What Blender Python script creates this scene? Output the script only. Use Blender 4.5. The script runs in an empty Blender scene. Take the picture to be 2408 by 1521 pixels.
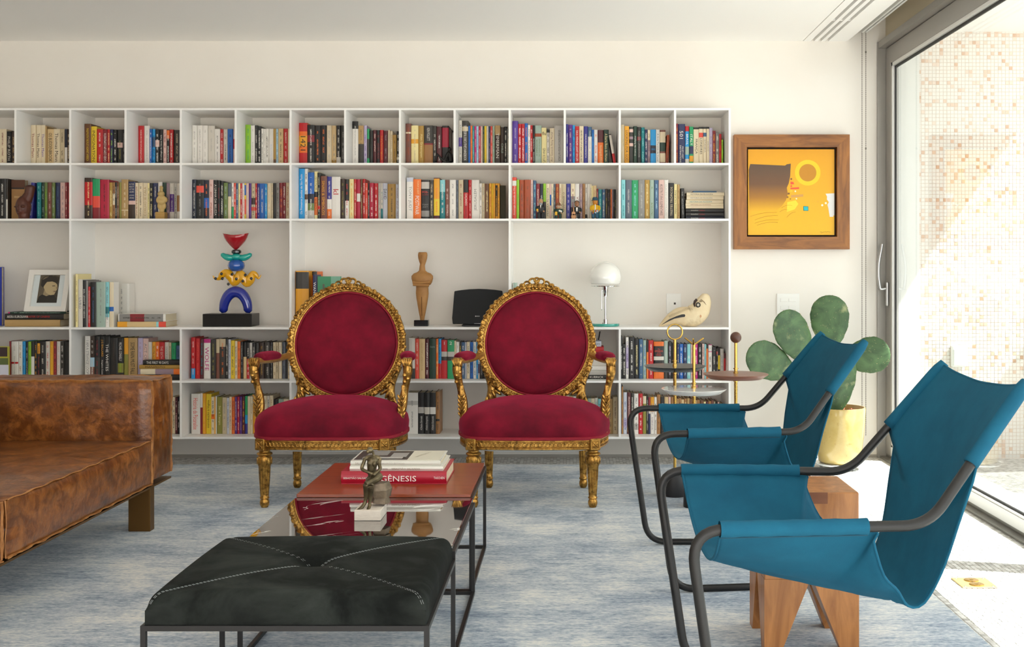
import bpy, bmesh, math, random, re
from mathutils import Vector, Matrix, Euler
random.seed(7)
SC = bpy.context.scene
COL = SC.collection
PI = math.pi

# ------------------------------------------------------------------ camera, sky, sun, exposure
CAMZ = 1.158
F_PX, PX0, PY0 = 2650.0, 1340.0, 634.0          # focal length and principal point in 2408x1521 px
cd = bpy.data.cameras.new('camera'); cam = bpy.data.objects.new('camera', cd); COL.objects.link(cam)
cam.location = (0, 0, CAMZ); cam.rotation_euler = (PI/2, 0, 0)
cd.sensor_width = 36.0; cd.lens = 36.0*F_PX/2408.0
cd.shift_x = -(PX0-1204.0)/2408.0; cd.shift_y = -(760.5-PY0)/2408.0
cd.clip_start = 0.05; cd.clip_end = 200
SC.camera = cam
W = bpy.data.worlds.new('world'); SC.world = W; W.use_nodes = True
bg = W.node_tree.nodes['Background']
bg.inputs[0].default_value = (0.985, 0.985, 1.0, 1); bg.inputs[1].default_value = 2.6
sd = bpy.data.lights.new('sun', 'SUN'); sun = bpy.data.objects.new('sun', sd); COL.objects.link(sun)
sd.energy = 16.0; sd.angle = math.radians(0.6); sd.color = (1.0, 0.972, 0.945)
sun.rotation_euler = Vector((-1, 0.246, -1.41)).to_track_quat('-Z', 'Y').to_euler()
sun.location = (6, -1, 8)
vs = SC.view_settings
vs.view_transform = 'Standard'; vs.look = 'None'; vs.gamma = 1.0; vs.use_curve_mapping = False
vs.exposure = 0.6
SC.cycles.max_bounces = 10; SC.cycles.diffuse_bounces = 6; SC.cycles.glossy_bounces = 5
SC.cycles.transmission_bounces = 8; SC.cycles.transparent_max_bounces = 12
SC.cycles.caustics_reflective = False; SC.cycles.caustics_refractive = False
SC.cycles.sample_clamp_indirect = 8.0

# ------------------------------------------------------------------ helpers
def px(x, y, Y):
    """photo pixel at distance Y from the camera plane"""
    return Vector(((x-PX0)*Y/F_PX, Y, CAMZ-(y-PY0)*Y/F_PX))
def lin(h):
    if isinstance(h, (tuple, list)): return tuple(h[:3])
    h = h.lstrip('#'); out = []
    for i in (0, 2, 4):
        c = int(h[i:i+2], 16)/255.0
        out.append(c/12.92 if c <= .04045 else ((c+.055)/1.055)**2.4)
    return tuple(out)
def rgba(h): return lin(h)+(1.0,)
MATS = {}
def nd(nt, t, **kw):
    n = nt.nodes.new(t)
    for k, v in kw.items(): setattr(n, k, v)
    return n
def mat(name, col, rough=.5, metal=0.0, col2=None, scale=8.0, stretch=(1, 1, 1), detail=6.0, lo=.35, hi=.65,
        bump=0.0, bscale=None, bdist=.01, coat=0.0, sheen=0.0, stint=None, spec=.5, dist=0.0, rough2=None, col3=None, scale3=3.0, lo3=.55, hi3=.7, kind='noise'):
    if name in MATS: return MATS[name]
    m = bpy.data.materials.new(name); m.use_nodes = True; nt = m.node_tree
    b = nt.nodes['Principled BSDF']; L = nt.links.new
    b.inputs['Roughness'].default_value = rough; b.inputs['Metallic'].default_value = metal
    b.inputs['Specular IOR Level'].default_value = spec
    b.inputs['Coat Weight'].default_value = coat; b.inputs['Sheen Weight'].default_value = sheen
    b.inputs['Coat Roughness'].default_value = .08
    b.inputs['Sheen Tint'].default_value = rgba(stint or col2 or col)
    b.inputs['Base Color'].default_value = rgba(col)
    tc = nd(nt, 'ShaderNodeTexCoord'); mp = nd(nt, 'ShaderNodeMapping'); mp.inputs['Scale'].default_value = stretch
    L(tc.outputs['Object'], mp.inputs['Vector'])
    if col2 is not None:
        if kind == 'wave':
            n = nd(nt, 'ShaderNodeTexWave'); n.inputs['Scale'].default_value = scale; n.inputs['Distortion'].default_value = dist
            n.inputs['Detail'].default_value = detail; fac = n.outputs['Fac']
        else:
            n = nd(nt, 'ShaderNodeTexNoise'); n.inputs['Scale'].default_value = scale; n.inputs['Detail'].default_value = detail
            n.inputs['Roughness'].default_value = .62; n.inputs['Distortion'].default_value = dist; fac = n.outputs['Fac']
        L(mp.outputs[0], n.inputs['Vector'])
        r = nd(nt, 'ShaderNodeValToRGB'); r.color_ramp.elements[0].position = lo; r.color_ramp.elements[1].position = hi
        r.color_ramp.elements[0].color = rgba(col); r.color_ramp.elements[1].color = rgba(col2)
        L(fac, r.inputs[0]); out = r.outputs[0]
        if col3 is not None:
            n3 = nd(nt, 'ShaderNodeTexNoise'); n3.inputs['Scale'].default_value = scale3; n3.inputs['Detail'].default_value = 5
            L(tc.outputs['Object'], n3.inputs['Vector'])
            r3 = nd(nt, 'ShaderNodeMapRange'); r3.inputs['From Min'].default_value = lo3; r3.inputs['From Max'].default_value = hi3
            L(n3.outputs['Fac'], r3.inputs['Value'])
            mx = nd(nt, 'ShaderNodeMixRGB'); L(r3.outputs[0], mx.inputs[0]); L(out, mx.inputs[1]); mx.inputs[2].default_value = rgba(col3)
            out = mx.outputs[0]
        L(out, b.inputs['Base Color'])
        if rough2 is not None:
            rr = nd(nt, 'ShaderNodeMapRange'); rr.inputs['From Min'].default_value = lo; rr.inputs['From Max'].default_value = hi
            rr.inputs['To Min'].default_value = rough; rr.inputs['To Max'].default_value = rough2
            L(fac, rr.inputs['Value']); L(rr.outputs[0], b.inputs['Roughness'])
    if bump:
        nb = nd(nt, 'ShaderNodeTexNoise'); nb.inputs['Scale'].default_value = bscale or scale*3; nb.inputs['Detail'].default_value = 6
        L(mp.outputs[0], nb.inputs['Vector'])
        bp = nd(nt, 'ShaderNodeBump'); bp.inputs['Strength'].default_value = bump; bp.inputs['Distance'].default_value = bdist
        L(nb.outputs['Fac'], bp.inputs['Height']); L(bp.outputs[0], b.inputs['Normal'])
    MATS[name] = m
    return m
def plain(h, rough=.5, metal=0.0):
    return mat('paint_'+h.lstrip('#')+'_%d_%d' % (rough*100, metal*100), h, rough, metal)

def tag(o, label=None, cat=None, group=None, kind=None):
    if label: o['label'] = label
    if cat: o['category'] = cat
    if group: o['group'] = group
    if kind: o['kind'] = kind
    return o
def thing(name, label, cat, loc=(0, 0, 0), rotz=0.0, group=None):
    o = bpy.data.objects.new(name, None); COL.objects.link(o); o.empty_display_size = .05
    o.location = loc; o.rotation_euler = (0, 0, rotz)
    return tag(o, label, cat, group)
def copy_tree(o, parent=None):
    c = o.copy(); COL.objects.link(c); c.parent = parent
    for ch in list(o.children): copy_tree(ch, c)
    return c

class MB:
    def __init__(s): s.v = []; s.f = []; s.m = []; s.flat = False
    def add(s, vs, fs, mi=0):
        b = len(s.v); s.v.extend([tuple(p) for p in vs])
        for f in fs: s.f.append(tuple(b+i for i in f)); s.m.append(mi)
    def box(s, c, d, mi=0, rot=None):
        x, y, z = d[0]/2, d[1]/2, d[2]/2
        vs = [Vector(p) for p in ((-x,-y,-z),(x,-y,-z),(x,y,-z),(-x,y,-z),(-x,-y,z),(x,-y,z),(x,y,z),(-x,y,z))]
        if rot is not None: vs = [rot @ p for p in vs]
        c = Vector(c)
        s.add([p+c for p in vs], [(0,3,2,1),(4,5,6,7),(0,1,5,4),(1,2,6,5),(2,3,7,6),(3,0,4,7)], mi)
    def lohi(s, a, b, mi=0):
        s.box([(a[i]+b[i])/2 for i in range(3)], [abs(b[i]-a[i]) for i in range(3)], mi)
    def rbox(s, c, d, r=.01, seg=2, mi=0, rot=None):
        s.flat = True; bm = bmesh.new(); bmesh.ops.create_cube(bm, size=1.0)
        for v in bm.verts: v.co = Vector((v.co.x*d[0], v.co.y*d[1], v.co.z*d[2]))
        bmesh.ops.bevel(bm, geom=list(bm.edges), offset=min(r, min(d)*.48), segments=seg, profile=.5, affect='EDGES')
        bm.verts.index_update(); c = Vector(c)
        vs = [(rot @ v.co if rot is not None else v.co)+c for v in bm.verts]
        s.add(vs, [[v.index for v in f.verts] for f in bm.faces], mi); bm.free()
    def tube(s, path, r, n=10, cap=True, closed=False, mi=0, sy=1.0, up=None):
        P = [Vector(p) for p in path]; k = len(P)
        R = r if isinstance(r, (list, tuple)) else [r]*k
        T = []
        for i in range(k):
            if closed: t = P[(i+1) % k]-P[i-1]
            else: t = P[min(i+1, k-1)]-P[max(i-1, 0)]
            T.append(t.normalized() if t.length > 1e-9 else Vector((0, 0, 1)))
        u = Vector(up) if up is not None else (Vector((0, 0, 1)) if abs(T[0].z) < .9 else Vector((1, 0, 0)))
        vs = []
        for i in range(k):
            u = u-T[i]*u.dot(T[i])
            if u.length < 1e-6: u = T[i].orthogonal()
            u.normalize(); w = T[i].cross(u)
            for j in range(n):
                a = 2*PI*j/n
                vs.append(P[i]+(u*math.cos(a)*sy+w*math.sin(a))*R[i])
        fs = []
        for i in range(k if closed else k-1):
            i2 = (i+1) % k
            for j in range(n):
                j2 = (j+1) % n
                fs.append((i*n+j, i*n+j2, i2*n+j2, i2*n+j))
        if cap and not closed:
            fs.append(tuple(range(n-1, -1, -1))); fs.append(tuple((k-1)*n+j for j in range(n)))
        s.add(vs, fs, mi)
    def lathe(s, prof, n=24, c=(0, 0, 0), rot=None, flute=None, mi=0, sx=1.0, sy=1.0):
        c = Vector(c); vs = []
        for (r, z) in prof:
            for j in range(n):
                a = 2*PI*j/n; q = r*(flute(a, z) if flute else 1.0)
                p = Vector((q*math.cos(a)*sx, q*math.sin(a)*sy, z))
                vs.append((rot @ p if rot is not None else p)+c)
        k = len(prof); fs = []
        for i in range(k-1):
            for j in range(n):
                j2 = (j+1) % n
                fs.append((i*n+j, i*n+j2, (i+1)*n+j2, (i+1)*n+j))
        if prof[0][0] > 1e-6: fs.append(tuple(range(n-1, -1, -1)))
        if prof[-1][0] > 1e-6: fs.append(tuple((k-1)*n+j for j in range(n)))
        s.add(vs, fs, mi)
    def ell(s, c, r, rot=None, nu=12, nv=7, mi=0):
        c = Vector(c); r = (r, r, r) if isinstance(r, (int, float)) else r; vs = []
        for i in range(1, nv):
            t = PI*i/nv
            for j in range(nu):
                a = 2*PI*j/nu
                p = Vector((r[0]*math.sin(t)*math.cos(a), r[1]*math.sin(t)*math.sin(a), -r[2]*math.cos(t)))
                vs.append((rot @ p if rot is not None else p)+c)
        for z in (-1, 1):
            p = Vector((0, 0, z*r[2])); vs.append((rot @ p if rot is not None else p)+c)
        b, t = len(vs)-2, len(vs)-1; fs = []
        for i in range(nv-2):
            for j in range(nu):
                j2 = (j+1) % nu
                fs.append((i*nu+j, i*nu+j2, (i+1)*nu+j2, (i+1)*nu+j))
        for j in range(nu):
            j2 = (j+1) % nu
            fs.append((b, j2, j)); fs.append((t, (nv-2)*nu+j, (nv-2)*nu+j2))
        s.add(vs, fs, mi)
    def torus(s, c, R, r, rot=None, n=24, m=8, mi=0, sx=1.0, sy=1.0):
        c = Vector(c); pts = []
        for i in range(n):
            a = 2*PI*i/n; p = Vector((R*math.cos(a)*sx, R*math.sin(a)*sy, 0)); pts.append((rot @ p if rot is not None else p)+c)
        up = (rot @ Vector((0, 0, 1))) if rot is not None else Vector((0, 0, 1))
        s.tube(pts, r, m, closed=True, mi=mi, up=up)
    def prism(s, poly, fn, d0, d1, mi=0):
        """poly in 2D, fn(a, b, d) -> 3D point; extruded from d0 to d1"""
        n = len(poly)
        vs = [fn(a, b, d0) for a, b in poly]+[fn(a, b, d1) for a, b in poly]
        fs = [tuple(range(n)), tuple(range(2*n-1, n-1, -1))]+[(i, n+i, n+(i+1) % n, (i+1) % n) for i in range(n)]
        s.add(vs, fs, mi)
    def grid(s, rows, mi=0, closeu=False):
        nr, nc = len(rows), len(rows[0]); fs = []
        for i in range(nr-1):
            for j in range(nc if closeu else nc-1):
                j2 = (j+1) % nc
                fs.append((i*nc+j, i*nc+j2, (i+1)*nc+j2, (i+1)*nc+j))
        s.add([p for r in rows for p in r], fs, mi)
    def build(s, name, mats, parent=None, smooth=True, angle=40, fixn=False):
        me = bpy.data.meshes.new(name); me.from_pydata(s.v, [], s.f)
        mats = mats if isinstance(mats, (list, tuple)) else [mats]
        for m in mats: me.materials.append(m)
        if len(mats) > 1: me.polygons.foreach_set('material_index', s.m)
        if fixn:
            bm = bmesh.new(); bm.from_mesh(me); bmesh.ops.recalc_face_normals(bm, faces=bm.faces); bm.to_mesh(me); bm.free()
        if smooth:
            me.polygons.foreach_set('use_smooth', [True]*len(me.polygons)); me.update()
            if s.flat: angle = min(angle, 15)
            if angle < 180: me.set_sharp_from_angle(angle=math.radians(angle))
        me.update()
        o = bpy.data.objects.new(name, me); COL.objects.link(o)
        if parent is not None: o.parent = parent
        return o
def struct(o): o['kind'] = 'structure'; return o
def fillet(pts, rad, n=6):
    P = [Vector(p) for p in pts]; out = [P[0]]
    for i in range(1, len(P)-1):
        a, b, c = P[i-1], P[i], P[i+1]
        d1, d2 = (a-b), (c-b); l = min(rad, d1.length*.48, d2.length*.48)
        p0, p2 = b+d1.normalized()*l, b+d2.normalized()*l
        for k in range(n+1):
            t = k/n; out.append(p0*(1-t)**2+b*2*t*(1-t)+p2*t*t)
    out.append(P[-1]); return out
def smooth_path(pts, n=8, closed=False):
    P = [Vector(p) for p in pts]; k = len(P); out = []
    for i in range(k if closed else k-1):
        if closed: a, b, c, d = P[i-1], P[i], P[(i+1) % k], P[(i+2) % k]
        else: a, b, c, d = P[max(i-1, 0)], P[i], P[i+1], P[min(i+2, k-1)]
        for j in range(n):
            t = j/n
            out.append(.5*((2*b)+(c-a)*t+(2*a-5*b+4*c-d)*t*t+(3*b-a-3*c+d)*t**3))
    if not closed: out.append(P[-1])
    return out
def interp(tab, t):
    for i in range(len(tab)-1):
        if t <= tab[i+1][0]:
            f = (t-tab[i][0])/(tab[i+1][0]-tab[i][0]+1e-9)
            return tuple(tab[i][k]*(1-f)+tab[i+1][k]*f for k in range(1, len(tab[i])))
    return tuple(tab[-1][1:])
def remesh(o, vox, smooth=4):
    m = o.modifiers.new('remesh', 'REMESH'); m.mode = 'VOXEL'; m.voxel_size = vox; m.use_smooth_shade = True
    if smooth:
        k = o.modifiers.new('smooth', 'SMOOTH'); k.iterations = smooth; k.factor = .5
    return o
TXT = {}
FRONT = Matrix(((1, 0, 0), (0, 0, -1), (0, 1, 0)))        # text lying in XZ, facing -Y
DOWN = Matrix(((0, 1, 0), (0, 0, -1), (-1, 0, 0)))        # reads top to bottom, facing -Y
UPW = Matrix(((0, -1, 0), (0, 0, -1), (1, 0, 0)))         # reads bottom to top, facing -Y
FLAT = Matrix(((1, 0, 0), (0, 1, 0), (0, 0, 1)))
def text_mesh(body):
    if body in TXT: return TXT[body]
    cu = bpy.data.curves.new('lettering', 'FONT'); cu.body = body; cu.size = 1.0; cu.resolution_u = 2
    cu.align_x = 'CENTER'; cu.align_y = 'CENTER'
    o = bpy.data.objects.new('lettering', cu)
    me = bpy.data.meshes.new_from_object(o)
    vs = [v.co.copy() for v in me.vertices]; fs = [tuple(p.vertices) for p in me.polygons]
    bpy.data.meshes.remove(me); bpy.data.objects.remove(o); bpy.data.curves.remove(cu)
    if vs:
        x0, x1 = min(v.x for v in vs), max(v.x for v in vs); y0, y1 = min(v.y for v in vs), max(v.y for v in vs)
        vs = [Vector((v.x-(x0+x1)/2, v.y-(y0+y1)/2, 0)) for v in vs]; size = (x1-x0, y1-y0)
    else: size = (1, 1)
    TXT[body] = (vs, fs, size); return TXT[body]
def letter(body, length, height, c, rot, m, parent=None, name='lettering', stretch=True):
    """lettering fitted into length x height, centred at c"""
    vs, fs, (w, h) = text_mesh(body)
    k = height/h; kx = length/w
    if not stretch: k = kx = min(k, kx)
    else: kx = min(kx, k*1.25); k = min(k, kx*1.9)
    b = MB(); c = Vector(c)
    b.add([rot @ Vector((v.x*kx, v.y*k, 0))+c for v in vs], fs)
    return b.build(name, m, parent, smooth=False)
# ------------------------------------------------------------------ materials
WALL = mat('wall_paint', 'ebe6df', .9, col2='e8e2da', scale=1.2, bump=.05, bscale=120, bdist=.002)
CEIL = mat('ceiling_paint', 'f6f4f1', .92, bump=.03, bscale=90, bdist=.002)
LACQ = mat('white_lacquer', 'f3f1ee', .42, bump=.01, bscale=60)
ALU = mat('grey_aluminium', '9b9791', .42, .35)
ALUW = mat('white_aluminium', 'd9d8d4', .4, .1)
GASK = plain('1d1c1c', .6)
STEEL = mat('brushed_steel', 'b9b9b8', .28, .9)
CHROME = mat('chrome', 'd8d8d8', .08, 1.0)
BLACKM = mat('black_metal', '232222', .42, .35, bump=.02, bscale=200)
BRASS = mat('brass', 'c9a558', .24, 1.0, bump=.01)
WHITE = plain('ecebe7', .45)

def tile_material(name, cols, grout, pitch, plane):
    """small square tiles with random tints, thin joints"""
    m = bpy.data.materials.new(name); m.use_nodes = True; nt = m.node_tree; L = nt.links.new
    b = nt.nodes['Principled BSDF']; b.inputs['Roughness'].default_value = .38
    tc = nd(nt, 'ShaderNodeTexCoord'); sep = nd(nt, 'ShaderNodeSeparateXYZ'); L(tc.outputs['Object'], sep.inputs[0])
    ax = {'xy': ('X', 'Y'), 'xz': ('X', 'Z'), 'yz': ('Y', 'Z')}[plane]
    cells = []; joint = None
    for a in ax:
        d = nd(nt, 'ShaderNodeMath', operation='DIVIDE'); L(sep.outputs[a], d.inputs[0]); d.inputs[1].default_value = pitch
        fl = nd(nt, 'ShaderNodeMath', operation='FLOOR'); L(d.outputs[0], fl.inputs[0]); cells.append(fl.outputs[0])
        fr = nd(nt, 'ShaderNodeMath', operation='FRACT'); L(d.outputs[0], fr.inputs[0])
        s1 = nd(nt, 'ShaderNodeMath', operation='SUBTRACT'); L(fr.outputs[0], s1.inputs[0]); s1.inputs[1].default_value = .5
        ab = nd(nt, 'ShaderNodeMath', operation='ABSOLUTE'); L(s1.outputs[0], ab.inputs[0])
        gt = nd(nt, 'ShaderNodeMath', operation='GREATER_THAN'); L(ab.outputs[0], gt.inputs[0]); gt.inputs[1].default_value = .46
        if joint is None: joint = gt.outputs[0]
        else:
            mx = nd(nt, 'ShaderNodeMath', operation='MAXIMUM'); L(joint, mx.inputs[0]); L(gt.outputs[0], mx.inputs[1]); joint = mx.outputs[0]
    cb = nd(nt, 'ShaderNodeCombineXYZ'); L(cells[0], cb.inputs[0]); L(cells[1], cb.inputs[1])
    wn = nd(nt, 'ShaderNodeTexWhiteNoise'); L(cb.outputs[0], wn.inputs['Vector'])
    rp = nd(nt, 'ShaderNodeValToRGB'); rp.color_ramp.interpolation = 'CONSTANT'
    els = rp.color_ramp.elements
    for k, (p, c) in enumerate(cols):
        e = els[k] if k < 2 else els.new(p)
        e.position = p; e.color = rgba(c)
    L(wn.outputs['Value'], rp.inputs[0])
    mix = nd(nt, 'ShaderNodeMixRGB'); L(joint, mix.inputs[0]); L(rp.outputs[0], mix.inputs[1]); mix.inputs[2].default_value = rgba(grout)
    L(mix.outputs[0], b.inputs['Base Color'])
    iv = nd(nt, 'ShaderNodeMath', operation='SUBTRACT'); iv.inputs[0].default_value = 1; L(joint, iv.inputs[1])
    bp = nd(nt, 'ShaderNodeBump'); bp.inputs['Strength'].default_value = .5; bp.inputs['Distance'].default_value = .0015
    L(iv.outputs[0], bp.inputs['Height']); L(bp.outputs[0], b.inputs['Normal'])
    return m
STONE = [(0, 'c6c3be'), (.25, 'd3d1cd'), (.5, 'b8b5b0'), (.7, 'dcdad6'), (.88, 'a6a39e')]
FLOORM = tile_material('mosaic_stone', STONE, '8f8c87', .02, 'xy')
WALLTILE = [(0, 'e2dcd5'), (.84, 'd6b8a2'), (.92, 'dec8b8'), (.97, 'c9a184')]
TILEX = tile_material('glass_mosaic', WALLTILE, 'd8bfae', .0225, 'xz')
TILEY = tile_material('glass_mosaic_side', WALLTILE, 'd8bfae', .0225, 'yz')
GLASS = bpy.data.materials.new('window_glass'); GLASS.use_nodes = True
_n = GLASS.node_tree; _n.nodes.clear()
_o = nd(_n, 'ShaderNodeOutputMaterial'); _t = nd(_n, 'ShaderNodeBsdfTransparent'); _t.inputs[0].default_value = (.87, .905, .895, 1)
_g = nd(_n, 'ShaderNodeBsdfGlossy'); _g.inputs['Roughness'].default_value = .01
_l = nd(_n, 'ShaderNodeLayerWeight'); _l.inputs[0].default_value = .5
_p = nd(_n, 'ShaderNodeMath', operation='POWER'); _p.inputs[1].default_value = 5.0; _n.links.new(_l.outputs['Facing'], _p.inputs[0])
_f = nd(_n, 'ShaderNodeMath', operation='MULTIPLY_ADD'); _f.inputs[1].default_value = .9; _f.inputs[2].default_value = .035
_n.links.new(_p.outputs[0], _f.inputs[0]); _m = nd(_n, 'ShaderNodeMixShader')
_n.links.new(_f.outputs[0], _m.inputs[0]); _n.links.new(_t.outputs[0], _m.inputs[1]); _n.links.new(_g.outputs[0], _m.inputs[2]); _n.links.new(_m.outputs[0], _o.inputs[0])

# ------------------------------------------------------------------ the room
YB, CZ = 6.96, 2.57                                   # back wall, ceiling height
XW = 1.93                                             # plane of the sliding doors
def sbox(name, a, b, m, parent=None):
    q = MB(); q.lohi(a, b); o = q.build(name, m, parent, smooth=False)
    return struct(o) if parent is None else o
floor = sbox('floor', (-4.2, -.8, -.12), (1.98, YB, 0), FLOORM)
sbox('wall_back', (-4.2, YB, 0), (2.05, YB+.2, 2.95), WALL)
sbox('wall_front', (-4.2, -.9, 0), (-2.6, -.8, 2.95), WALL); sbox('wall_front_sky_block', (-2.6, -.9, 1.7), (2.1, -.8, 2.95), WALL)  # unseen rear wall added to cut frontal light; upper part blocks the sky
sbox('wall_left', (-4.4, -.8, 0), (-4.2, YB+.2, 2.95), WALL)
sbox('ceiling', (-4.2, -.8, CZ), (1.437, YB, CZ+.1), CEIL)
sbox('ceiling_pocket', (1.70, -.8, 2.9), (2.12, YB, 2.95), CEIL)
sbox('trim_1', (1.708, -.8, CZ+.0005), (1.716, YB, 2.9), CEIL)
BEIGE = mat('pocket_beige', 'c9bda4', .9)  # beige tone for the wall above the doors
sbox('wall_right', (XW+.02, -.8, 2.56), (2.12, YB, 2.9), BEIGE)
sbox('wall_foot_strip', (-4.2, YB-.006, 0), (1.9, YB, .018), mat('wall_foot_grey', 'a7a29a', .6))  # thin grey strip along the foot of the back wall
# linear air diffuser in the ceiling beside the doors
ad = thing('air_diffuser', 'white linear air diffuser with three dark slots in the ceiling', 'air vent', (1.57, 3.08, CZ))
for x0, x1 in ((1.441, 1.4865), (1.5075, 1.5305), (1.5515, 1.5745), (1.5955, 1.708)):
    q = MB(); q.lohi((x0-1.57, -3.88, -.002), (x1-1.57, 3.88, .0745)); q.build('blade', CEIL, ad, smooth=False)
q = MB(); q.lohi((-.13, -3.88, .075), (.138, 3.88, .08)); q.build('plenum', plain('141312', .9), ad, smooth=False)
for i in range(9):
    y = 3.88-.55-i*.82
    for x in (1.497, 1.541, 1.585):
        q = MB(); q.lohi((x-1.57-.0105, y-.008, .004), (x-1.57+.0105, y+.008, .028)); q.build('slot_bridge', CEIL, ad, smooth=False)

# mosaic pieces in relief on the visible floor strips (joints recessed)
def tile_field(name, parent, u0, u1, v0, v1, p, fn, cols, h=.0012):
    q = MB(); g = p*.055; mats = [mat('tile_'+c, c, .4, bump=.02, bscale=80) for _, c in cols]; n = len(cols)
    cut = [c[0] for c in cols]+[1.0]
    i0, i1, j0, j1 = round(u0/p), round(u1/p), round(v0/p), round(v1/p)
    rnd = random.Random(name)
    for i in range(i0, i1):
        for j in range(j0, j1):
            r = rnd.random(); mi = max(k for k in range(n) if r >= cut[k])
            a0, a1, b0, b1 = i*p+g, (i+1)*p-g, j*p+g, (j+1)*p-g
            hh = h*(.6+.8*rnd.random()); e = p*.05
            q.add([fn(a0, b0, 0), fn(a1, b0, 0), fn(a1, b1, 0), fn(a0, b1, 0),
                   fn(a0+e, b0+e, hh), fn(a1-e, b0+e, hh), fn(a1-e, b1-e, hh), fn(a0+e, b1-e, hh)],
                  [(4, 5, 6, 7), (0, 1, 5, 4), (1, 2, 6, 5), (2, 3, 7, 6), (3, 0, 4, 7)], mi)
    o = q.build(name, mats, parent, smooth=False); o['kind'] = 'stuff'
    return o
tile_field('mosaic_tile', floor, -2.6, 1.9, 6.64, 6.94, .02, lambda a, b, h: (a, b, h), STONE)
tile_field('mosaic_tile', floor, 1.3, 1.9, 2.7, 6.64, .02, lambda a, b, h: (a, b, h), STONE)

# the sliding doors: three panels
def door_panel(name, y0, y1, dx, handle=False):
    x = XW+.015+dx
    r = bpy.data.objects.new(name, None); COL.objects.link(r); r.location = (x, (y0+y1)/2, 0); struct(r)
    L2 = (y1-y0)/2; zb, zt, s = .03, 2.515, .1
    def part(n, a, b, m):
        q = MB(); q.lohi(a, b); return q.build(n, m, r, smooth=False)
    part('stile', (0, -L2, zb), (.045, -L2+s, zt), ALU); part('stile', (0, L2-s, zb), (.045, L2, zt), ALU)
    part('top_rail', (0, -L2+s, 2.41), (.045, L2-s, zt), ALU); part('bottom_rail', (0, -L2+s, zb), (.045, L2-s, .085), ALUW)  # bottom rail whitened: its sunlit look is put into the colour
    for a, b in (((.004, L2-s-.02, .085), (.03, L2-s, 2.41)), ((.004, -L2+s, .085), (.03, -L2+s+.02, 2.41)),
                 ((.004, -L2+s, 2.39), (.03, L2-s, 2.41)), ((.004, -L2+s, .085), (.03, L2-s, .095))):
        part('glazing_bead', a, b, ALUW)
    for a, b in (((.018, L2-s-.032, .095), (.027, L2-s-.02, 2.39)), ((.018, -L2+s+.02, 2.375), (.027, L2-s-.02, 2.39)),
                 ((.018, -L2+s+.02, .095), (.027, L2-s-.02, .104))):
        part('gasket', a, b, GASK)
    part('glass_pane', (.0215, -L2+s+.02, .1), (.0235, L2-s-.02, 2.385), GLASS)
    if handle:
        h = MB(); h.rbox((-.008, L2-.05, 1.01), (.016, .03, .15), .007, 2)
        p = part  # escutcheon plate, then the bowed lever
        ho = h.build('handle', STEEL, r)
        l = MB(); l.tube(smooth_path([(-.01, L2-.05, 1.045), (-.045, L2-.05, 1.04), (-.052, L2-.05, 1.055), (-.06, L2-.05, 1.12), (-.058, L2-.05, 1.2), (-.042, L2-.05, 1.29), (-.038, L2-.05, 1.315)], 6), .0085, 10)
        l.build('lever', STEEL, ho)
    return r
door_panel('window_1', 4.24, 6.93, 0, True)
door_panel('window_2', 1.6, 4.36, .052)
door_panel('window_3', -.8, 1.72, 0)
q = MB(); q.lohi((XW-.035, YB-.02, 0), (XW+.12, YB-.001, 2.56)); q.lohi((XW-.03, -.8, 2.52), (XW+.12, YB-.02, 2.56))
struct(q.build('trim_2', ALU, smooth=False))
q = MB(); q.lohi((XW-.02, -.8, 0.0), (XW+.13, YB-.02, .012)); q.lohi((XW+.02, -.8, .012), (XW+.03, YB-.02, .028)); q.lohi((XW+.07, -.8, .012), (XW+.08, YB-.02, .028))
struct(q.build('trim_3', mat('sill_aluminium', '8b8983', .4, .5), smooth=False))
sbox('floor_bounce', (-9, -12, -.14), (9, -.8, -.02), mat('pale_bounce_ground', 'd9d5cc', .8, col2='cfcabf', scale=2))  # unseen ground added behind the camera to bounce sun up to the ceiling
# outside: terrace floor, tiled walls, roof edge above the doors
sbox('floor_terrace', (1.98, -.8, -.12), (4.6, 7.3, -.004), FLOORM)
wt = sbox('wall_terrace', (2.05, 6.93, -.004), (4.4, 7.2, 3.4), TILEX)
tile_field('mosaic_tile', wt, 2.16, 3.1, .0225, 2.98, .0225, lambda a, b, h: (a, 6.93-h*1.1, b), WALLTILE, .0014)
sbox('wall_terrace_return', (3.8, 5.5, -.004), (3.95, 6.93, 2.115), TILEY)
sbox('roof_overhang', (2.12, 1.9, 2.62), (3.19, 7.2, 2.9), CEIL)  # near end cut short, unseen, so sun on the floor bounces to the ceiling
q = MB(); q.lohi((2.05, 6.885, 0), (2.085, 6.93, 2.6)); q.lohi((2.085, 6.9, 0), (2.14, 6.93, 2.6)); q.lohi((2.0, 6.86, 0), (2.05, 6.93, 2.6))
struct(q.build('trim_4', ALUW, smooth=False))
t = thing('outlet_cover', 'white weatherproof outlet cover on the sunlit mosaic terrace wall', 'outlet', px(2251, 862, 6.93))
q = MB(); q.rbox((0, -.018, .066), (.088, .034, .132), .008, 2); q.build('cover', WHITE, t)
q = MB(); q.rbox((0, -.038, .06), (.07, .008, .1), .003, 1); q.build('flap', WHITE, t)
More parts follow.
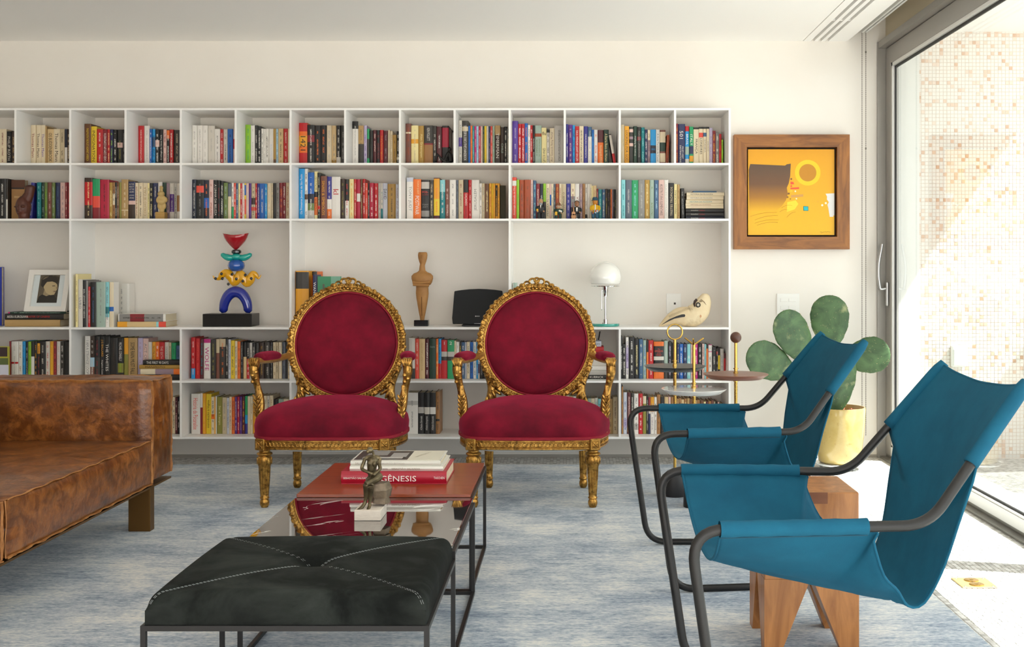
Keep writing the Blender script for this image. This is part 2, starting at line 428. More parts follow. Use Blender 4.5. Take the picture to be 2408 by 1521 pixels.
# blind chains hanging beside the doors
for k, x in enumerate((2027, 2036)):
    p = px(x, 634, 6.9)
    t = thing('blind_chain', 'fine beaded roller-blind cord hanging by the glass door, %s' % ('with a small joint bead' if k else 'the one without a joint bead'), 'blind chain', (p.x, 6.9, 0), group='blind chains')
    q = MB(); q.tube([(0, 0, .14), (0, 0, 2.9)], .0018, 6); q.build('cord', plain('8f887f', .6), t)
    q = MB()
    for i in range(190): q.ell((0, 0, .15+i*.013), .0032, nu=5, nv=4)
    q.build('beads', plain('776f66', .5), t)
    if k:
        for zz in (1.9, 2.49):
            q = MB(); q.ell((0, 0, zz), (.005, .005, .008), nu=8, nv=6); q.build('joint', plain('6b645c', .4), t)
p = px(2065, 25, 5.5)
t = thing('blind_rail', 'slim white double blind rail fixed in the ceiling pocket', 'blind rail', (1.765, 4.0, 2.6))
for dx in (0, .022):
    q = MB(); q.lohi((dx-.006, -4.7, -.012), (dx+.006, 2.8, .01)); q.build('rail', ALUW, t, smooth=False)
q = MB(); q.lohi((-.02, -4.7, .01), (.04, 2.8, .02)); q.build('bracket', ALUW, t, smooth=False)
for yy in (2.7, -2.3):
    q = MB(); q.lohi((-.006, yy, .02), (.02, yy+.04, .3)); q.build('hanger', ALUW, t, smooth=False)
# wall plates
def plate(label, x0, y0, x1, y1, Y, kind):
    a, b = px(x0, y1, Y), px(x1, y0, Y); w, h = b.x-a.x, b.z-a.z
    t = thing('wall_plate', label, 'wall plate', ((a.x+b.x)/2, YB, a.z))
    q = MB(); q.rbox((0, -.005, h/2), (w, .0098, h), .003, 2); q.build('plate', WHITE, t)
    if kind == 'switch':
        for i in (-1, 1):
            for j in (-1, 1):
                q = MB(); q.rbox((i*w*.185, -.0118, h*.5+j*h*.185), (w*.33, .004, h*.17), .0015, 1); q.build('switch_key', WHITE, t)
    else:
        q = MB(); q.rbox((0, -.0112, h*.5), (w*.58, .003, h*.2), .001, 1); o = q.build('insert', WHITE, t)
        q = MB(); q.box((.006, -.0132, h*.5), (.012, .002, .012)); q.build('jack', plain('2a2725', .5), t)
plate('white wall plate with four switch keys above the cactus', 1827, 690, 1880, 739, 6.95, 'switch')
plate('white data outlet plate behind the bird mask', 1567, 690, 1602, 737, 6.95, 'socket')

# rug
RUG = bpy.data.materials.new('rug_pile'); RUG.use_nodes = True
nt = RUG.node_tree; b = nt.nodes['Principled BSDF']; L = nt.links.new
b.inputs['Roughness'].default_value = .95; b.inputs['Sheen Weight'].default_value = .3; b.inputs['Specular IOR Level'].default_value = .1
tc = nd(nt, 'ShaderNodeTexCoord')
def rug_noise(scale, sx, sy, detail=8, dist=0.0):
    mp = nd(nt, 'ShaderNodeMapping'); mp.inputs['Scale'].default_value = (sx, sy, 1); L(tc.outputs['Object'], mp.inputs[0])
    n = nd(nt, 'ShaderNodeTexNoise'); n.inputs['Scale'].default_value = scale; n.inputs['Detail'].default_value = detail
    n.inputs['Roughness'].default_value = .7; n.inputs['Distortion'].default_value = dist; L(mp.outputs[0], n.inputs[0]); return n.outputs['Fac']
a1 = rug_noise(2.4, .9, 1.3, 10, .3); a2 = rug_noise(46, .22, 1.5, 6); a3 = rug_noise(190, .3, 1.2, 2)
s1 = nd(nt, 'ShaderNodeMath', operation='MULTIPLY_ADD'); L(a1, s1.inputs[0]); s1.inputs[1].default_value = .62
s2 = nd(nt, 'ShaderNodeMath', operation='MULTIPLY_ADD'); L(a2, s2.inputs[0]); s2.inputs[1].default_value = .36
s3 = nd(nt, 'ShaderNodeMath', operation='MULTIPLY'); L(a3, s3.inputs[0]); s3.inputs[1].default_value = .42
L(s3.outputs[0], s2.inputs[2]); L(s2.outputs[0], s1.inputs[2])
r = nd(nt, 'ShaderNodeValToRGB'); e = r.color_ramp.elements
e[0].position = .56; e[0].color = rgba('5d6f88'); e[1].position = .82; e[1].color = rgba('e2e1dc')
k = e.new(.64); k.color = rgba('8d9cae'); k = e.new(.71); k.color = rgba('b4bdc6')
L(s1.outputs[0], r.inputs[0]); L(r.outputs[0], b.inputs['Base Color'])
bp = nd(nt, 'ShaderNodeBump'); bp.inputs['Strength'].default_value = .6; bp.inputs['Distance'].default_value = .004
L(a3, bp.inputs['Height']); L(bp.outputs[0], b.inputs['Normal'])
q = MB(); q.rbox((-1.2575, 4.57, .006), (5.085, 4.14, .0118), .004, 2)
tag(q.build('area_rug', RUG), 'large mottled blue grey rug covering the mosaic floor', 'rug')
# brass floor box
t = thing('floor_outlet', 'square brass floor outlet plate with two round lids beside the rug', 'floor outlet', (px(2287, 1370, 4.17).x, 4.155, .0016))
q = MB(); q.rbox((0, 0, .002), (.128, .128, .004), .0012, 1); q.build('plate', mat('pale_brass', 'c9b07a', .4, .7), t)
for dy in (-.028, .028):
    q = MB(); q.lathe([(.026, .004), (.026, .0065), (.024, .007), (0, .007)], 28, (0, dy, 0)); o = q.build('lid', BRASS, t)
    q = MB(); q.lohi((-.006, dy-.002, .007), (.006, dy+.002, .0082)); q.build('slot', plain('6d5a2b', .5), o, smooth=False)
for sx in (-1, 1):
    for sy in (-1, 1):
        q = MB(); q.ell((sx*.05, sy*.05, .004), (.004, .004, .0015), nu=8, nv=4); q.build('screw', STEEL, t)
# ------------------------------------------------------------------ bookcase on the back wall
BY = 6.625                                              # front plane: 400 px per metre
def bx(x): return (x-PX0)*.0025
def bz(y): return CAMZ-(y-PY0)*.0025
SH = [bz(254), bz(383), bz(514), bz(769.5), bz(895), bz(1027)]      # top faces of the boards
TH = .0125
bc = thing('bookcase', 'long white wall-hung bookcase with square boxes along the top row', 'bookcase', (0, BY, 0))
X0, X1 = bx(-230), bx(1718.5)
q = MB(); q.lohi((X0, 0, SH[0]-TH), (X1, YB-BY, SH[0])); q.build('top_board', LACQ, bc, smooth=False)
for z in SH[1:]:
    q = MB(); q.lohi((X0, 0, z-TH), (X1-TH, YB-BY, z)); q.build('shelf', LACQ, bc, smooth=False)
def divider(x, r0, r1):
    q = MB(); q.lohi((bx(x)-TH/2, .0005, SH[r1]+.0002), (bx(x)+TH/2, YB-BY, SH[r0]-TH-.0002)); q.build('divider', LACQ, bc, smooth=False)
for x in (-94, 36, 165, 295, 425, 554, 683, 811.5, 940.5, 1069, 1198.5, 1328, 1457.5, 1587.5): divider(x, 0, 1)
for x in (-94, 165, 425, 683, 940.5, 1198.5, 1457.5): divider(x, 1, 2)
for x in (-94, 165, 683, 1198.5): divider(x, 2, 3)
for x in (-94, 165, 425, 683, 1198.5, 1457.5):
    divider(x, 3, 4); divider(x, 4, 5)
q = MB(); q.lohi((X1-TH, 0, SH[5]-TH), (X1, YB-BY, SH[0]-TH-.0002)); q.build('end_panel', LACQ, bc, smooth=False)

# ------------------------------------------------------------------ books
PAL = dict(K=('1d1b1b', 'black'), k=('37332f', 'charcoal'), W=('e8e3dc', 'white'), w=('d6cfc4', 'off-white'), C=('e3d3b4', 'cream'),
  c=('c9b897', 'beige'), T=('b4935f', 'tan'), t=('d6b988', 'light-tan'), G=('b0893c', 'gold'), O=('ea7326', 'orange'), o=('e7a226', 'amber'),
  Y=('e6c52c', 'yellow'), y=('ecdc9e', 'pale-yellow'), R=('c01c22', 'red'), r=('86202a', 'dark-red'), M=('571d24', 'maroon'), P=('dfbbb2', 'pale-pink'),
  p=('c2247a', 'magenta'), V=('5b3f9c', 'purple'), v=('b8abc8', 'lilac'), N=('232b55', 'navy'), n=('171d31', 'midnight-blue'), B=('1c62b4', 'blue'),
  b=('2196d6', 'sky-blue'), l=('a7cbe0', 'light-blue'), S=('3d6084', 'steel-blue'), s=('5c6370', 'slate'), E=('0d7d84', 'teal'), e=('8bcdd2', 'pale-teal'),
  L=('8cc02c', 'lime'), g=('1f9a60', 'green'), D=('1e3c2f', 'dark-green'), d=('9fb3a6', 'sage'), U=('6d4529', 'brown'), u=('3a281e', 'dark-brown'),
  A=('898683', 'grey'), a=('bcb7b0', 'light-grey'), Z=('a34620', 'rust'), X=('e4513f', 'coral'), F=('8b8639', 'olive'), f=('6a7c42', 'moss'),
  q=('98808b', 'mauve'), i=('33318a', 'indigo'), j=('562a80', 'violet'), h=('a0703f', 'wood-brown'), x=('7a4a3c', 'reddish-brown'), m=('b31a3c', 'crimson'), z=('c5c9d6', 'grey-blue'))
for k in list(PAL): PAL[k] = (lin(PAL[k][0]), PAL[k][1])
BOOKM = bpy.data.materials.new('book_cover'); BOOKM.use_nodes = True
nt = BOOKM.node_tree; b = nt.nodes['Principled BSDF']; L = nt.links.new; b.inputs['Roughness'].default_value = .42
at = nd(nt, 'ShaderNodeAttribute', attribute_name='tint'); ai = nd(nt, 'ShaderNodeAttribute', attribute_name='ink'); uv = nd(nt, 'ShaderNodeUVMap', uv_map='spine')
sp = nd(nt, 'ShaderNodeSeparateXYZ'); L(uv.outputs[0], sp.inputs[0])
def mth(op, a, v=None, c=None):
    n = nd(nt, 'ShaderNodeMath', operation=op)
    for k, w in enumerate((a, v, c)):
        if w is None: continue
        if isinstance(w, (int, float)): n.inputs[k].default_value = w
        else: L(w, n.inputs[k])
    return n.outputs[0]
# rows of tiny illegible print down the middle of a spine: cells along v, broken up at random
cv = mth('FLOOR', mth('MULTIPLY', sp.outputs[1], 560.0)); cu_ = mth('FLOOR', mth('MULTIPLY', sp.outputs[0], 15.0))
cb = nd(nt, 'ShaderNodeCombineXYZ'); L(cu_, cb.inputs[0]); L(cv, cb.inputs[1]); L(sp.outputs[2], cb.inputs[2])
wn = nd(nt, 'ShaderNodeTexWhiteNoise'); L(cb.outputs[0], wn.inputs['Vector'])
on = mth('GREATER_THAN', wn.outputs['Value'], .42)
wd = nd(nt, 'ShaderNodeTexWhiteNoise', noise_dimensions='1D'); L(mth('FLOOR', mth('MULTIPLY', sp.outputs[1], 62.0)), wd.inputs['W'])
word = mth('GREATER_THAN', wd.outputs['Value'], .25)
mid = mth('LESS_THAN', mth('ABSOLUTE', mth('SUBTRACT', sp.outputs[0], .5)), .15)
msk = mth('MULTIPLY', mth('MULTIPLY', on, word), mth('MULTIPLY', mid, mth('MULTIPLY', ai.outputs['Alpha'], .8)))
mx = nd(nt, 'ShaderNodeMixRGB'); L(msk, mx.inputs[0]); L(at.outputs['Color'], mx.inputs[1]); L(ai.outputs['Color'], mx.inputs[2])
L(mx.outputs[0], b.inputs['Base Color'])
PAGES = mat('page_edges', 'd9cdb4', .9, col2='c4b595', scale=40, stretch=(1, 1, 1), bump=.1, bscale=200)

class BookMesh:
    def __init__(s): s.v = []; s.f = []; s.t = []; s.i = []; s.uv = []
    def quad(s, ps, tint, ink=None, uvs=None):
        b = len(s.v); s.v.extend([tuple(p) for p in ps]); s.f.append((b, b+1, b+2, b+3))
        s.t.append(tint); s.i.append(ink); s.uv.append(uvs)
    def build(s, name, parent=None):
        me = bpy.data.meshes.new(name); me.from_pydata(s.v, [], s.f); me.materials.append(BOOKM)
        ta = me.attributes.new('tint', 'FLOAT_COLOR', 'CORNER'); ia = me.attributes.new('ink', 'FLOAT_COLOR', 'CORNER')
        ul = me.uv_layers.new(name='spine'); tt = []; ii = []; uu = []
        for k in range(len(s.f)):
            c = s.t[k]; n = s.i[k]; u = s.uv[k] or [(0, 0)]*4
            for j in range(4):
                tt.extend((c[0], c[1], c[2], 1)); ii.extend((n[0], n[1], n[2], 1.0) if n else (0, 0, 0, 0)); uu.extend(u[j])
        ta.data.foreach_set('color', tt); ia.data.foreach_set('color', ii); ul.data.foreach_set('uv', uu); me.update()
        o = bpy.data.objects.new(name, me); COL.objects.link(o)
        if parent is not None: o.parent = parent
        return o
def book_shape(bm, w, d, h, col, bands=(), ink=None, off=(0, 0, 0), rot=None, side=None):
    """cover of a standing book: rounded spine towards -y, boards left and right; width w, depth d, height h"""
    O = Vector(off); t = min(.0022, w*.16); rnd = random.random()
    def P(x, y, z):
        v = Vector((x, y, z)); return (rot @ v if rot is not None else v)+O
    brk = sorted(set([0.0, 1.0]+[f for b_ in bands for f in b_[:2]]+([.1, .9] if ink else [])))
    xs = [-w/2, -w*.36, 0, w*.36, w/2]; ys = [min(.004, w*.16), .001, 0, .001, min(.004, w*.16)]
    for k in range(len(brk)-1):
        f0, f1 = brk[k], brk[k+1]; c = PAL[col][0]; fm = (f0+f1)/2
        for b0, b1, bc_ in bands:
            if b0 <= fm <= b1: c = PAL[bc_][0]
        z0, z1 = h*(1-f1), h*(1-f0)
        prt = PAL[ink][0] if ink and .1 <= fm <= .9 else None
        for i in range(4):
            kk = max(1.0, w/.02); u0, u1 = .5+(i/4-.5)*kk, .5+((i+1)/4-.5)*kk
            bm.quad([P(xs[i], ys[i], z0), P(xs[i+1], ys[i+1], z0), P(xs[i+1], ys[i+1], z1), P(xs[i], ys[i], z1)], c, prt,
                    [(u0, z0+rnd*7), (u1, z0+rnd*7), (u1, z1+rnd*7), (u0, z1+rnd*7)])
    c = PAL[side or col][0]; y0 = ys[0]
    for s_ in (-1, 1):
        xo, xi = s_*w/2, s_*(w/2-t)
        bm.quad([P(xo, d, 0), P(xo, y0, 0), P(xo, y0, h), P(xo, d, h)][::s_], c)
        bm.quad([P(xi, d, 0), P(xi, y0, 0), P(xi, y0, h), P(xi, d, h)][::-s_], c)
        for z in (0, h): bm.quad([P(xo, y0, z), P(xi, y0, z), P(xi, d, z), P(xo, d, z)], c)
        bm.quad([P(xo, d, 0), P(xi, d, 0), P(xi, d, h), P(xo, d, h)], c)
    for z in (0, h):
        bm.quad([P(-w/2, y0, z), P(-w*.36, .001, z), P(w*.36, .001, z), P(w/2, y0, z)], c)
        bm.quad([P(-w/2, y0, z), P(w/2, y0, z), P(w/2-t, y0+t, z), P(-w/2+t, y0+t, z)], c)
UNIT = MB(); UNIT.box((0, .5, .5), (1, 1, 1)); _u = UNIT.build('pages', PAGES, smooth=False); UNITM = _u.data; bpy.data.objects.remove(_u)
def pages(parent, w, d, h, t=.0022, rec=.004):
    o = bpy.data.objects.new('pages', UNITM); COL.objects.link(o); o.parent = parent
    o.location = (0, .006, rec); o.scale = (max(.001, w-2*t-.0006), d-.006-rec, h-2*rec)
    return o

# compartments: (row, place words, crop origin x, y, scale, shelf index, spine plane Y, first left edge, books)
# a book: right edge, top, colour [/ink] [+from-to:band colour] [=TITLE@colour]
S9 = .1907
COMP = [
 (1, 'top-row box fourteen from painting', 0, 240, S9, 1, 6.80, -14, '80,335,C/r 140,362,K/w=PHILIP_ROTH@w 187,355,u/T'),
 (1, 'top-row box thirteen from painting', 0, 240, S9, 1, 6.80, 375, '440,285,C=Thomas_Mann@r 500,283,C=Thomas_Mann@u 557,283,C=Thomas_Mann@V 576,300,T 660,333,t=OS_BUDDENBROOK@K 740,333,C=Thomas_Mann@u 795,333,c/u 830,335,n+.5-1:W 862,335,u/c'),
 (1, 'top-row box twelve from painting', 0, 240, S9, 1, 6.80, 1040, '1120,268,U=PHILIP_ROTH_THE_PLOT_AGAINST_AMERICA@Y 1190,300,Y=INDIGNATION@K 1265,333,R/W 1325,335,r=CASEI_COM_UM_COMUNISTA@W 1355,337,R/y 1395,337,N/L 1440,340,K/W 1512,340,K/F+.36-.5:P 1540,340,K/A'),
 (1, 'top-row box eleven from painting', 0, 240, S9, 1, 6.80, 1703, '1772,293,R/P 1845,292,W/a 1873,333,B/W 1912,333,b/n+.22-.5:S 1965,337,K/W+.3-.48:P 2013,337,K=A_trilogia_de_Nova_York@W 2055,340,P/r 2090,340,K/W+.02-.25:O 2138,340,R/W 2222,345,k/c'),
 (1, 'top-row box ten from painting', 420, 240, S9, 1, 6.80, 145, '225,287,W/a 293,288,W/a 360,290,W/a 445,292,w/a 513,333,W/A 550,335,R/W 603,335,w/k 670,333,B/n 697,335,P+.27-.54:R'),
 (1, 'top-row box nine from painting', 420, 240, S9, 1, 6.80, 818, '888,280,L/g 942,288,W/a 975,288,K/w 1018,300,K/W 1045,328,W/k 1072,330,W/a 1110,330,W/k 1168,330,W/z 1200,330,G+.83-1:U 1228,330,l/s 1292,328,t/u 1348,328,R/P 1368,330,C'),
 (1, 'top-row box eight from painting', 680, 240, S9, 1, 6.80, 110, '222,256,O+.0-.2:R+.3-.55:o+.7-1:R=1421@K 312,283,K/W+.25-.42:r 388,288,K/O 460,288,K/O 522,287,C/a 580,290,t/A+.86-1:G 635,290,K/w+.79-1:w 690,290,k/A'),
 (1, 'top-row box seven from painting', 680, 240, S9, 1, 6.80, 765, '850,237,W/a+0-.17:K 920,290,T/u+.46-1:k 960,290,v/V 990,330,g+.28-.8:k 1035,350,K/k 1075,345,M/P 1118,347,K/r 1162,345,R=Small_g_Patricia_Highsmith@o 1218,355,M/q 1243,345,C/c 1275,358,C/T 1325,405,G/U 1360,362,K/w+.76-.83:w'),
 (1, 'top-row box six from painting', 935, 240, S9, 1, 6.80, 97, '167,265,x/Z+.2-.24:C 257,290,y/c+.34-.45:o 325,293,G=Alan_Greenspan@y 435,290,k+.44-.48:r+.48-1:h=KEN_FOLLETT@W 480,295,k/w 548,303,M/W 630,293,K+.05-.54:m 670,340,u/k 703,375,A'),
 (1, 'top-row box five from painting', 935, 240, S9, 1, 6.80, 752, '795,225,w/A+.38-.58:V 872,232,k+.13-.23:c=SUCCESSFUL_EXECUTIVE\'S_HANDBOOK@W 897,295,B/i+.97-1:o 922,292,O/Z+.97-1:L 947,295,E/e+.97-1:o 972,297,p/P+.97-1:O 998,298,l/B+.97-1:K 1023,298,m/P+.97-1:W 1048,298,P/T+.97-1:R 1070,297,D/F+.97-1:o 1096,296,Y/o+.97-1:R 1120,297,w/a+.97-1:B 1144,298,N/q+.97-1:Y 1170,298,X/P+.97-1:k 1197,298,d/f+.97-1:a 1268,290,u+0-.24:T=TIMERMAN@w 1313,310,u=CHILE@d 1350,303,K/w 1375,325,A/c'),
 (1, 'top-row box four from painting', 1190, 240, S9, 1, 6.80, 73, '148,233,V/v 190,270,R/W 230,270,R/W 268,262,B/O 300,283,W/r 328,288,R/W 355,288,K/w 438,288,d+.2-.28:Z=O_IMPERADOR_DE_TODOS_OS_MALES@f 500,318,y/k=GINA_KOLATA@K 537,338,w/k+0-.09:K 597,322,C=Atul_Gawande_Being_Mortal@U 720,293,a=OS_ANJOS_BONS_DA_NOSSA_NATUREZA@k'),
 (1, 'top-row box three from painting', 1190, 240, S9, 1, 6.80, 738, '767,273,i/W 820,280,j/P 852,285,b/n 900,300,R=B.K.S._IYENGAR_LIGHT_ON_LIFE@W 958,295,C/k 1010,300,i=CRIACAO_IMPERFEITA@W 1058,308,W/a+0-.25:S 1085,342,B/b 1130,342,W/X 1203,345,O+0-.35:M=Autobiografia_IOGUE@y 1266,342,D=A_Eterna_Busca_do_Homem@y'),
 (1, 'top-row box two from painting', 1450, 240, S9, 1, 6.80, 50, '97,280,c=BIBLIA_SAGRADA@W 155,297,o=LOOKING_FOR_GOD@u 208,305,k+.06-.14:P+.25-.32:q+.42-.5:P 252,298,D=O_Livro_das_Religioes@W 303,308,K/A+.25-.35:r 347,313,E/e 383,338,N/W 417,347,C/u+.28-.95:q 485,340,b+.44-.66:n=DEUS@B 532,340,W=A_Arte_Perdida_de_Curar@A 605,345,x+.05-.35:C+.35-.6:D+.65-.9:C'),
 (1, 'top-row box one from painting', 1450, 240, S9, 1, 6.80, 732, '757,267,r/o 845,272,N=501_MUST-VISIT@W 897,297,b+0-.13:R+.52-.72:d+.83-1:w=BRASIL@W 947,304,g+.5-.7:N+.75-.9:o=ITALY@W 1015,313,C+0-.05:K=FRANCA@u 1068,307,C+0-.05:K+.15-.27:X=LONDRES@k 1110,307,C+0-.05:K+.15-.25:S=ISTANBUL@A 1143,307,C+0-.05:K=CHICAGO@A 1183,320,v/q 1222,355,r/o 1265,378,A/W 1293,395,R/M 1313,463,L/k'),
 # second row
 (2, 'second-row bay seven from painting', 0, 240, S9, 2, 6.80, -12, '72,945,K/W 92,945,k+.5-1:W'),
 (2, 'second-row bay seven from painting', 0, 240, S9, 2, 6.80, 452, '505,990,E/e 545,990,D/d 582,990,f/L 637,990,x/P 680,993,f/d 738,993,N/S 803,992,P/q 835,992,r/P 862,992,r/X'),
 (2, 'second-row bay six from painting', 0, 240, S9, 2, 6.80, 1043, '1140,935,u+.1-.65:R/y 1232,948,g+.42-.7:X+.7-1:r 1345,957,m/K 1385,992,G/y 1415,990,h/k+.3-.6:C 1440,990,K/w 1468,990,U/c 1495,990,F 1580,955,T/C+.75-.77:C 1665,980,N+.5-.6:P+.6-1:u=IN_THE_BEAUTY@w 1703,995,C/r 1757,995,C/k 1817,997,C=COELHO_SE_CALA@T 1843,997,y/f 1885,1000,K/y 1945,1000,N/w 2000,985,W/k 2048,993,D 2090,1000,q/u 2145,1000,w/a+.3-.78:j 2180,1002,a/k 2220,1003,w+.33-.77:h'),
 (2, 'second-row bay five from painting', 420, 240, S9, 2, 6.80, 157, '213,955,n/a 308,958,K/A+.15-.32:X 373,962,n/O+.45-.7:B 427,957,P/Z 480,962,K=A_LINHA_DA_BELEZA@w 510,965,K/r 553,975,K/W 607,995,f/d 650,1003,s+.36-1:C 677,998,W/k+.64-1:g 705,998,X/W 735,1002,S/w 760,1002,y/T 785,1002,R/W 812,1002,W/X 832,1000,Y+.05-.33:B+.44-.85:X 865,1002,P/a 897,1002,j 945,1003,c/k+.4-.58:u+.65-.75:X 967,1003,R/W 997,1003,i/C 1063,1005,B/w 1090,1010,b/W 1140,1000,C/c 1165,1000,c/A 1200,998,K/u 1243,996,A/k 1285,996,r/O 1320,994,r/W 1370,994,c/Z'),
 (2, 'second-row bay four from painting', 680, 240, S9, 2, 6.80, 75, '120,802,r/P 190,806,b=Os_Primeiros_Jesuitas_de_Sao_Paulo@W 228,818,W/k+.5-.6:U 307,868,B/W+.45-.65:n+.65-.8:f+.8-1:a 350,855,y/u+.42-.53:K+.53-.9:O 383,872,K/c+.7-.78:R 465,912,x=SINAIS_&_SIMBOLOS@o 522,920,i/w+.52-.75:W+.75-1:O 630,922,W=kl@R 688,950,u/F 737,953,K/R+.53-1:W 800,950,y/o 830,952,R/P 880,953,m+.35-.55:W 905,950,U/T 937,948,R/W 968,998,X/P 990,1000,K/w 1046,998,m/W 1095,1003,R/W 1130,1000,a/A 1155,998,w/E+.7-1:E 1213,1000,z=DAVID@K 1313,1010,G/k 1355,1015,z/q 1370,1018,r'),
 (2, 'second-row bay three from painting', 935, 240, S9, 2, 6.80, 108, '193,930,W=TONY_JUDT@A+0-.1:z 288,952,O=POSTWAR@W 393,960,K+.05-.22:a+.77-.92:A=POS-GUERRA@X 445,962,k/c 518,935,M+.02-.5:o+.5-.9:Y/O 585,960,E+0-.3:e/W 640,960,x/P 722,960,W/A 748,963,s/k 812,960,c/r 873,958,R+0-.32:K=CACANDO@W 912,960,R/P 1008,960,W=JERUSALEM@A 1038,1002,W/k 1075,1002,c/A 1130,1007,U/y 1160,1003,o/Z 1180,1003,Y/o 1205,1003,o 1232,1003,K/o+0-.05:o+.9-1:o 1258,1003,o/U'),
 (2, 'second-row bay two from painting', 1190, 240, S9, 2, 6.80, 75, '128,928,X=Antologia_ilustrada_de_Filosofia@W+.08-.2:W 163,958,L=ARISTOTELES@f 225,960,Z/k 302,958,Z/U 335,958,P/q 370,968,S/e 417,1005,r/P 457,1008,n=Franco_Basaglia@W 493,1005,L/f+.5-1:k 540,1008,C=PRIMEIRA_FILOSOFIA@u 558,1010,P+.3-.6:B 585,1008,C/A 610,1010,s/d+.18-.45:n 655,1008,Z/o 685,1008,C/Z 742,1010,c=O_SEMINARIO@u 795,1008,i/v 850,1005,C/r+.35-.65:A+.65-1:u 907,1007,W=ETICA@r 943,1010,q/P 975,1008,h/U 1003,1010,w/k+.85-.95:K 1035,1010,w/a 1055,1012,C/A 1073,1032,y 1118,1030,t/T 1138,1070,r/P 1183,1077,E/e 1225,1077,S/w 1252,1070,u/F 1275,1075,K/q 1290,1075,u/h 1305,1075,O/M 1320,1078,q 1340,1077,K=PLATAO@W 1357,1078,K/F 1375,1085,a/k 1392,1165,c'),
 (2, 'second-row bay one from painting', 1450, 240, S9, 2, 6.80, 58, '108,960,e/E 187,960,s/a 267,963,g/e 347,960,A/a 408,960,G/y 465,960,d/f 518,963,S/l 585,960,P=AS_ESTRUTURAS_ELEMENTARES@k 640,960,W=CLAUDE_LEVI-STRAUSS@a 708,998,K=TRISTES_TROPICOS@c 748,1012,y=MINHAS_PALAVRAS@u 780,1017,T/U'),
 # fourth row
 (4, 'fourth-row bay seven from painting', 0, 530, .2432, 4, 6.74, 88, '105,1120,r 173,1122,W/a+.55-.6:R 217,1122,W/G 245,1122,b/S 268,1125,K/w 298,1125,L/f 330,1125,K+.4-1:W 355,1122,K/o 385,1122,K+.05-.33:o/r 440,1122,K/w 480,1122,w/R 515,1122,o/Y 545,1122,r/X 580,1122,W/P 620,1125,k/W 675,1125,K'),
 (4, 'fourth-row bay six from painting', 160, 780, .1121, 4, 6.74, 345, '465,90,W=I_AM_A_STRANGE_LOOP@A 555,95,u/w+.5-.72:l+.72-1:x 665,95,K/r+.5-.9:k 765,95,K=J_G_BALLARD@o 880,95,K=THE_WHITES@W 1040,130,K/u 1165,130,K+.62-.85:F=MICHAEL_CONNELLY@W 1262,130,F+0-.4:o 1452,130,T=SOME_RAIN_MUST_FALL@K 1562,133,v/q 1680,145,P=ACT_OF_LOVE@A 1757,215,w/a 1830,217,o/u 1910,218,O/W 2020,220,R=THE_SIXTH_EXTINCTION@P 2115,222,w/A 2165,228,c/k 2262,235,g/D 2355,290,S/n'),
 (4, 'fourth-row bay five from painting', 380, 530, .3617, 4, 6.74, 192, '218,728,R+.75-1:b/P 250,735,R/X 273,738,u+0-1:M/E 317,738,W=WOLFE@p+0-.1:p 352,743,k/F 375,740,c+.35-1:x 415,738,k+0-.2:c/O 433,738,K/w 450,742,z/s 475,748,Y/k 492,752,C/k 513,755,O/Z 530,757,K/A 553,760,K+.4-1:t 572,762,K+.45-1:R/w 590,763,a/k 610,765,K/w 632,765,k/K 668,760,u/G 705,758,k/w 722,760,K/A 742,760,C/T 760,760,c/u 782,760,C/a 805,758,s/n 820,758,K 836,758,c/u'),
 (4, 'fourth-row bay three from painting', 940, 780, .1709, 4, 6.74, 120, '210,85,w+.35-.5:A+.75-1:k 265,98,X/P 347,98,t/T 405,100,M/W 497,97,D/F=Guerra@d 530,97,O/y 570,97,b+.62-1:R/n 655,115,R=1@W+.3-.43:a+.43-.53:k 750,115,g=2@W+.3-.43:a+.43-.53:k 775,125,C/T 820,140,W/a 848,145,k/Y 895,145,S/w 920,145,z 965,140,C/K 1010,145,B/n 1053,140,W/E 1075,140,b/W 1100,140,w/B+.6-.85:U 1150,140,K/A 1200,140,K/w'),
 (4, 'fourth-row bay four from painting', 0, 0, 1.0, 4, 6.74, 690, '697,800,c/u'),
 (4, 'fourth-row bay one from painting', 1440, 760, .1972, 4, 6.74, 98, '122,160,K=The_Films_of_AKIRA_KUROSAWA@W 160,250,K/w+.5-.7:k 197,167,W+.25-.75:v/j 265,165,K/W 318,185,K/y 365,190,S/w 408,203,d/B 430,208,K+.3-1:O 493,205,R/W 615,220,K+0-.12:O+.4-.5:w+.82-1:O=EMPEROR@C 663,208,d/a+.65-1:k 712,225,K/v 770,240,k/Y 800,245,N/a 845,248,B/W 890,248,N/l 935,250,e/W 975,252,P/O 1020,248,p/W 1070,245,K/W 1098,245,P/u 1120,250,e/S 1145,255,u+.12-1:O 1190,255,W+0-.02:p+.2-.22:p/k 1240,285,K/w 1260,300,k/W+.1-.2:R 1285,290,K+.25-.7:Y 1328,305,a/A 1362,360,M+.2-1:R'),
 # lowest row
 (5, 'lowest-row bay six from painting', 380, 880, .1412, 5, 6.74, 100, '145,395,c/T 170,390,d/A 225,380,C/u 265,385,M/P 300,390,K/w'),
 (5, 'lowest-row bay five from painting', 380, 880, .1412, 5, 6.74, 490, '640,325,W=Historia_da_Psicanalise@X 682,318,W+.35-1:r 735,320,o/Y 825,330,Y=introducao_a_logica@u 880,378,C+.47-.6:O/K 898,375,o 918,365,W 1010,380,F=Ser_e_Tempo@y 1083,385,c/A 1125,395,z/s 1168,375,C/r 1217,382,O/M 1255,380,j/P 1295,378,m/P 1340,375,j/q 1385,370,M/o 1430,365,g+.5-.73:b+.73-1:i 1475,370,C/c 1517,372,C/T 1580,368,o+0-.2:c 1640,365,T/u 1700,365,c/T 1755,360,C/A 1800,360,w/u 1860,355,C/T 1945,420,K/D 2030,415,d/E 2120,415,C/u'),
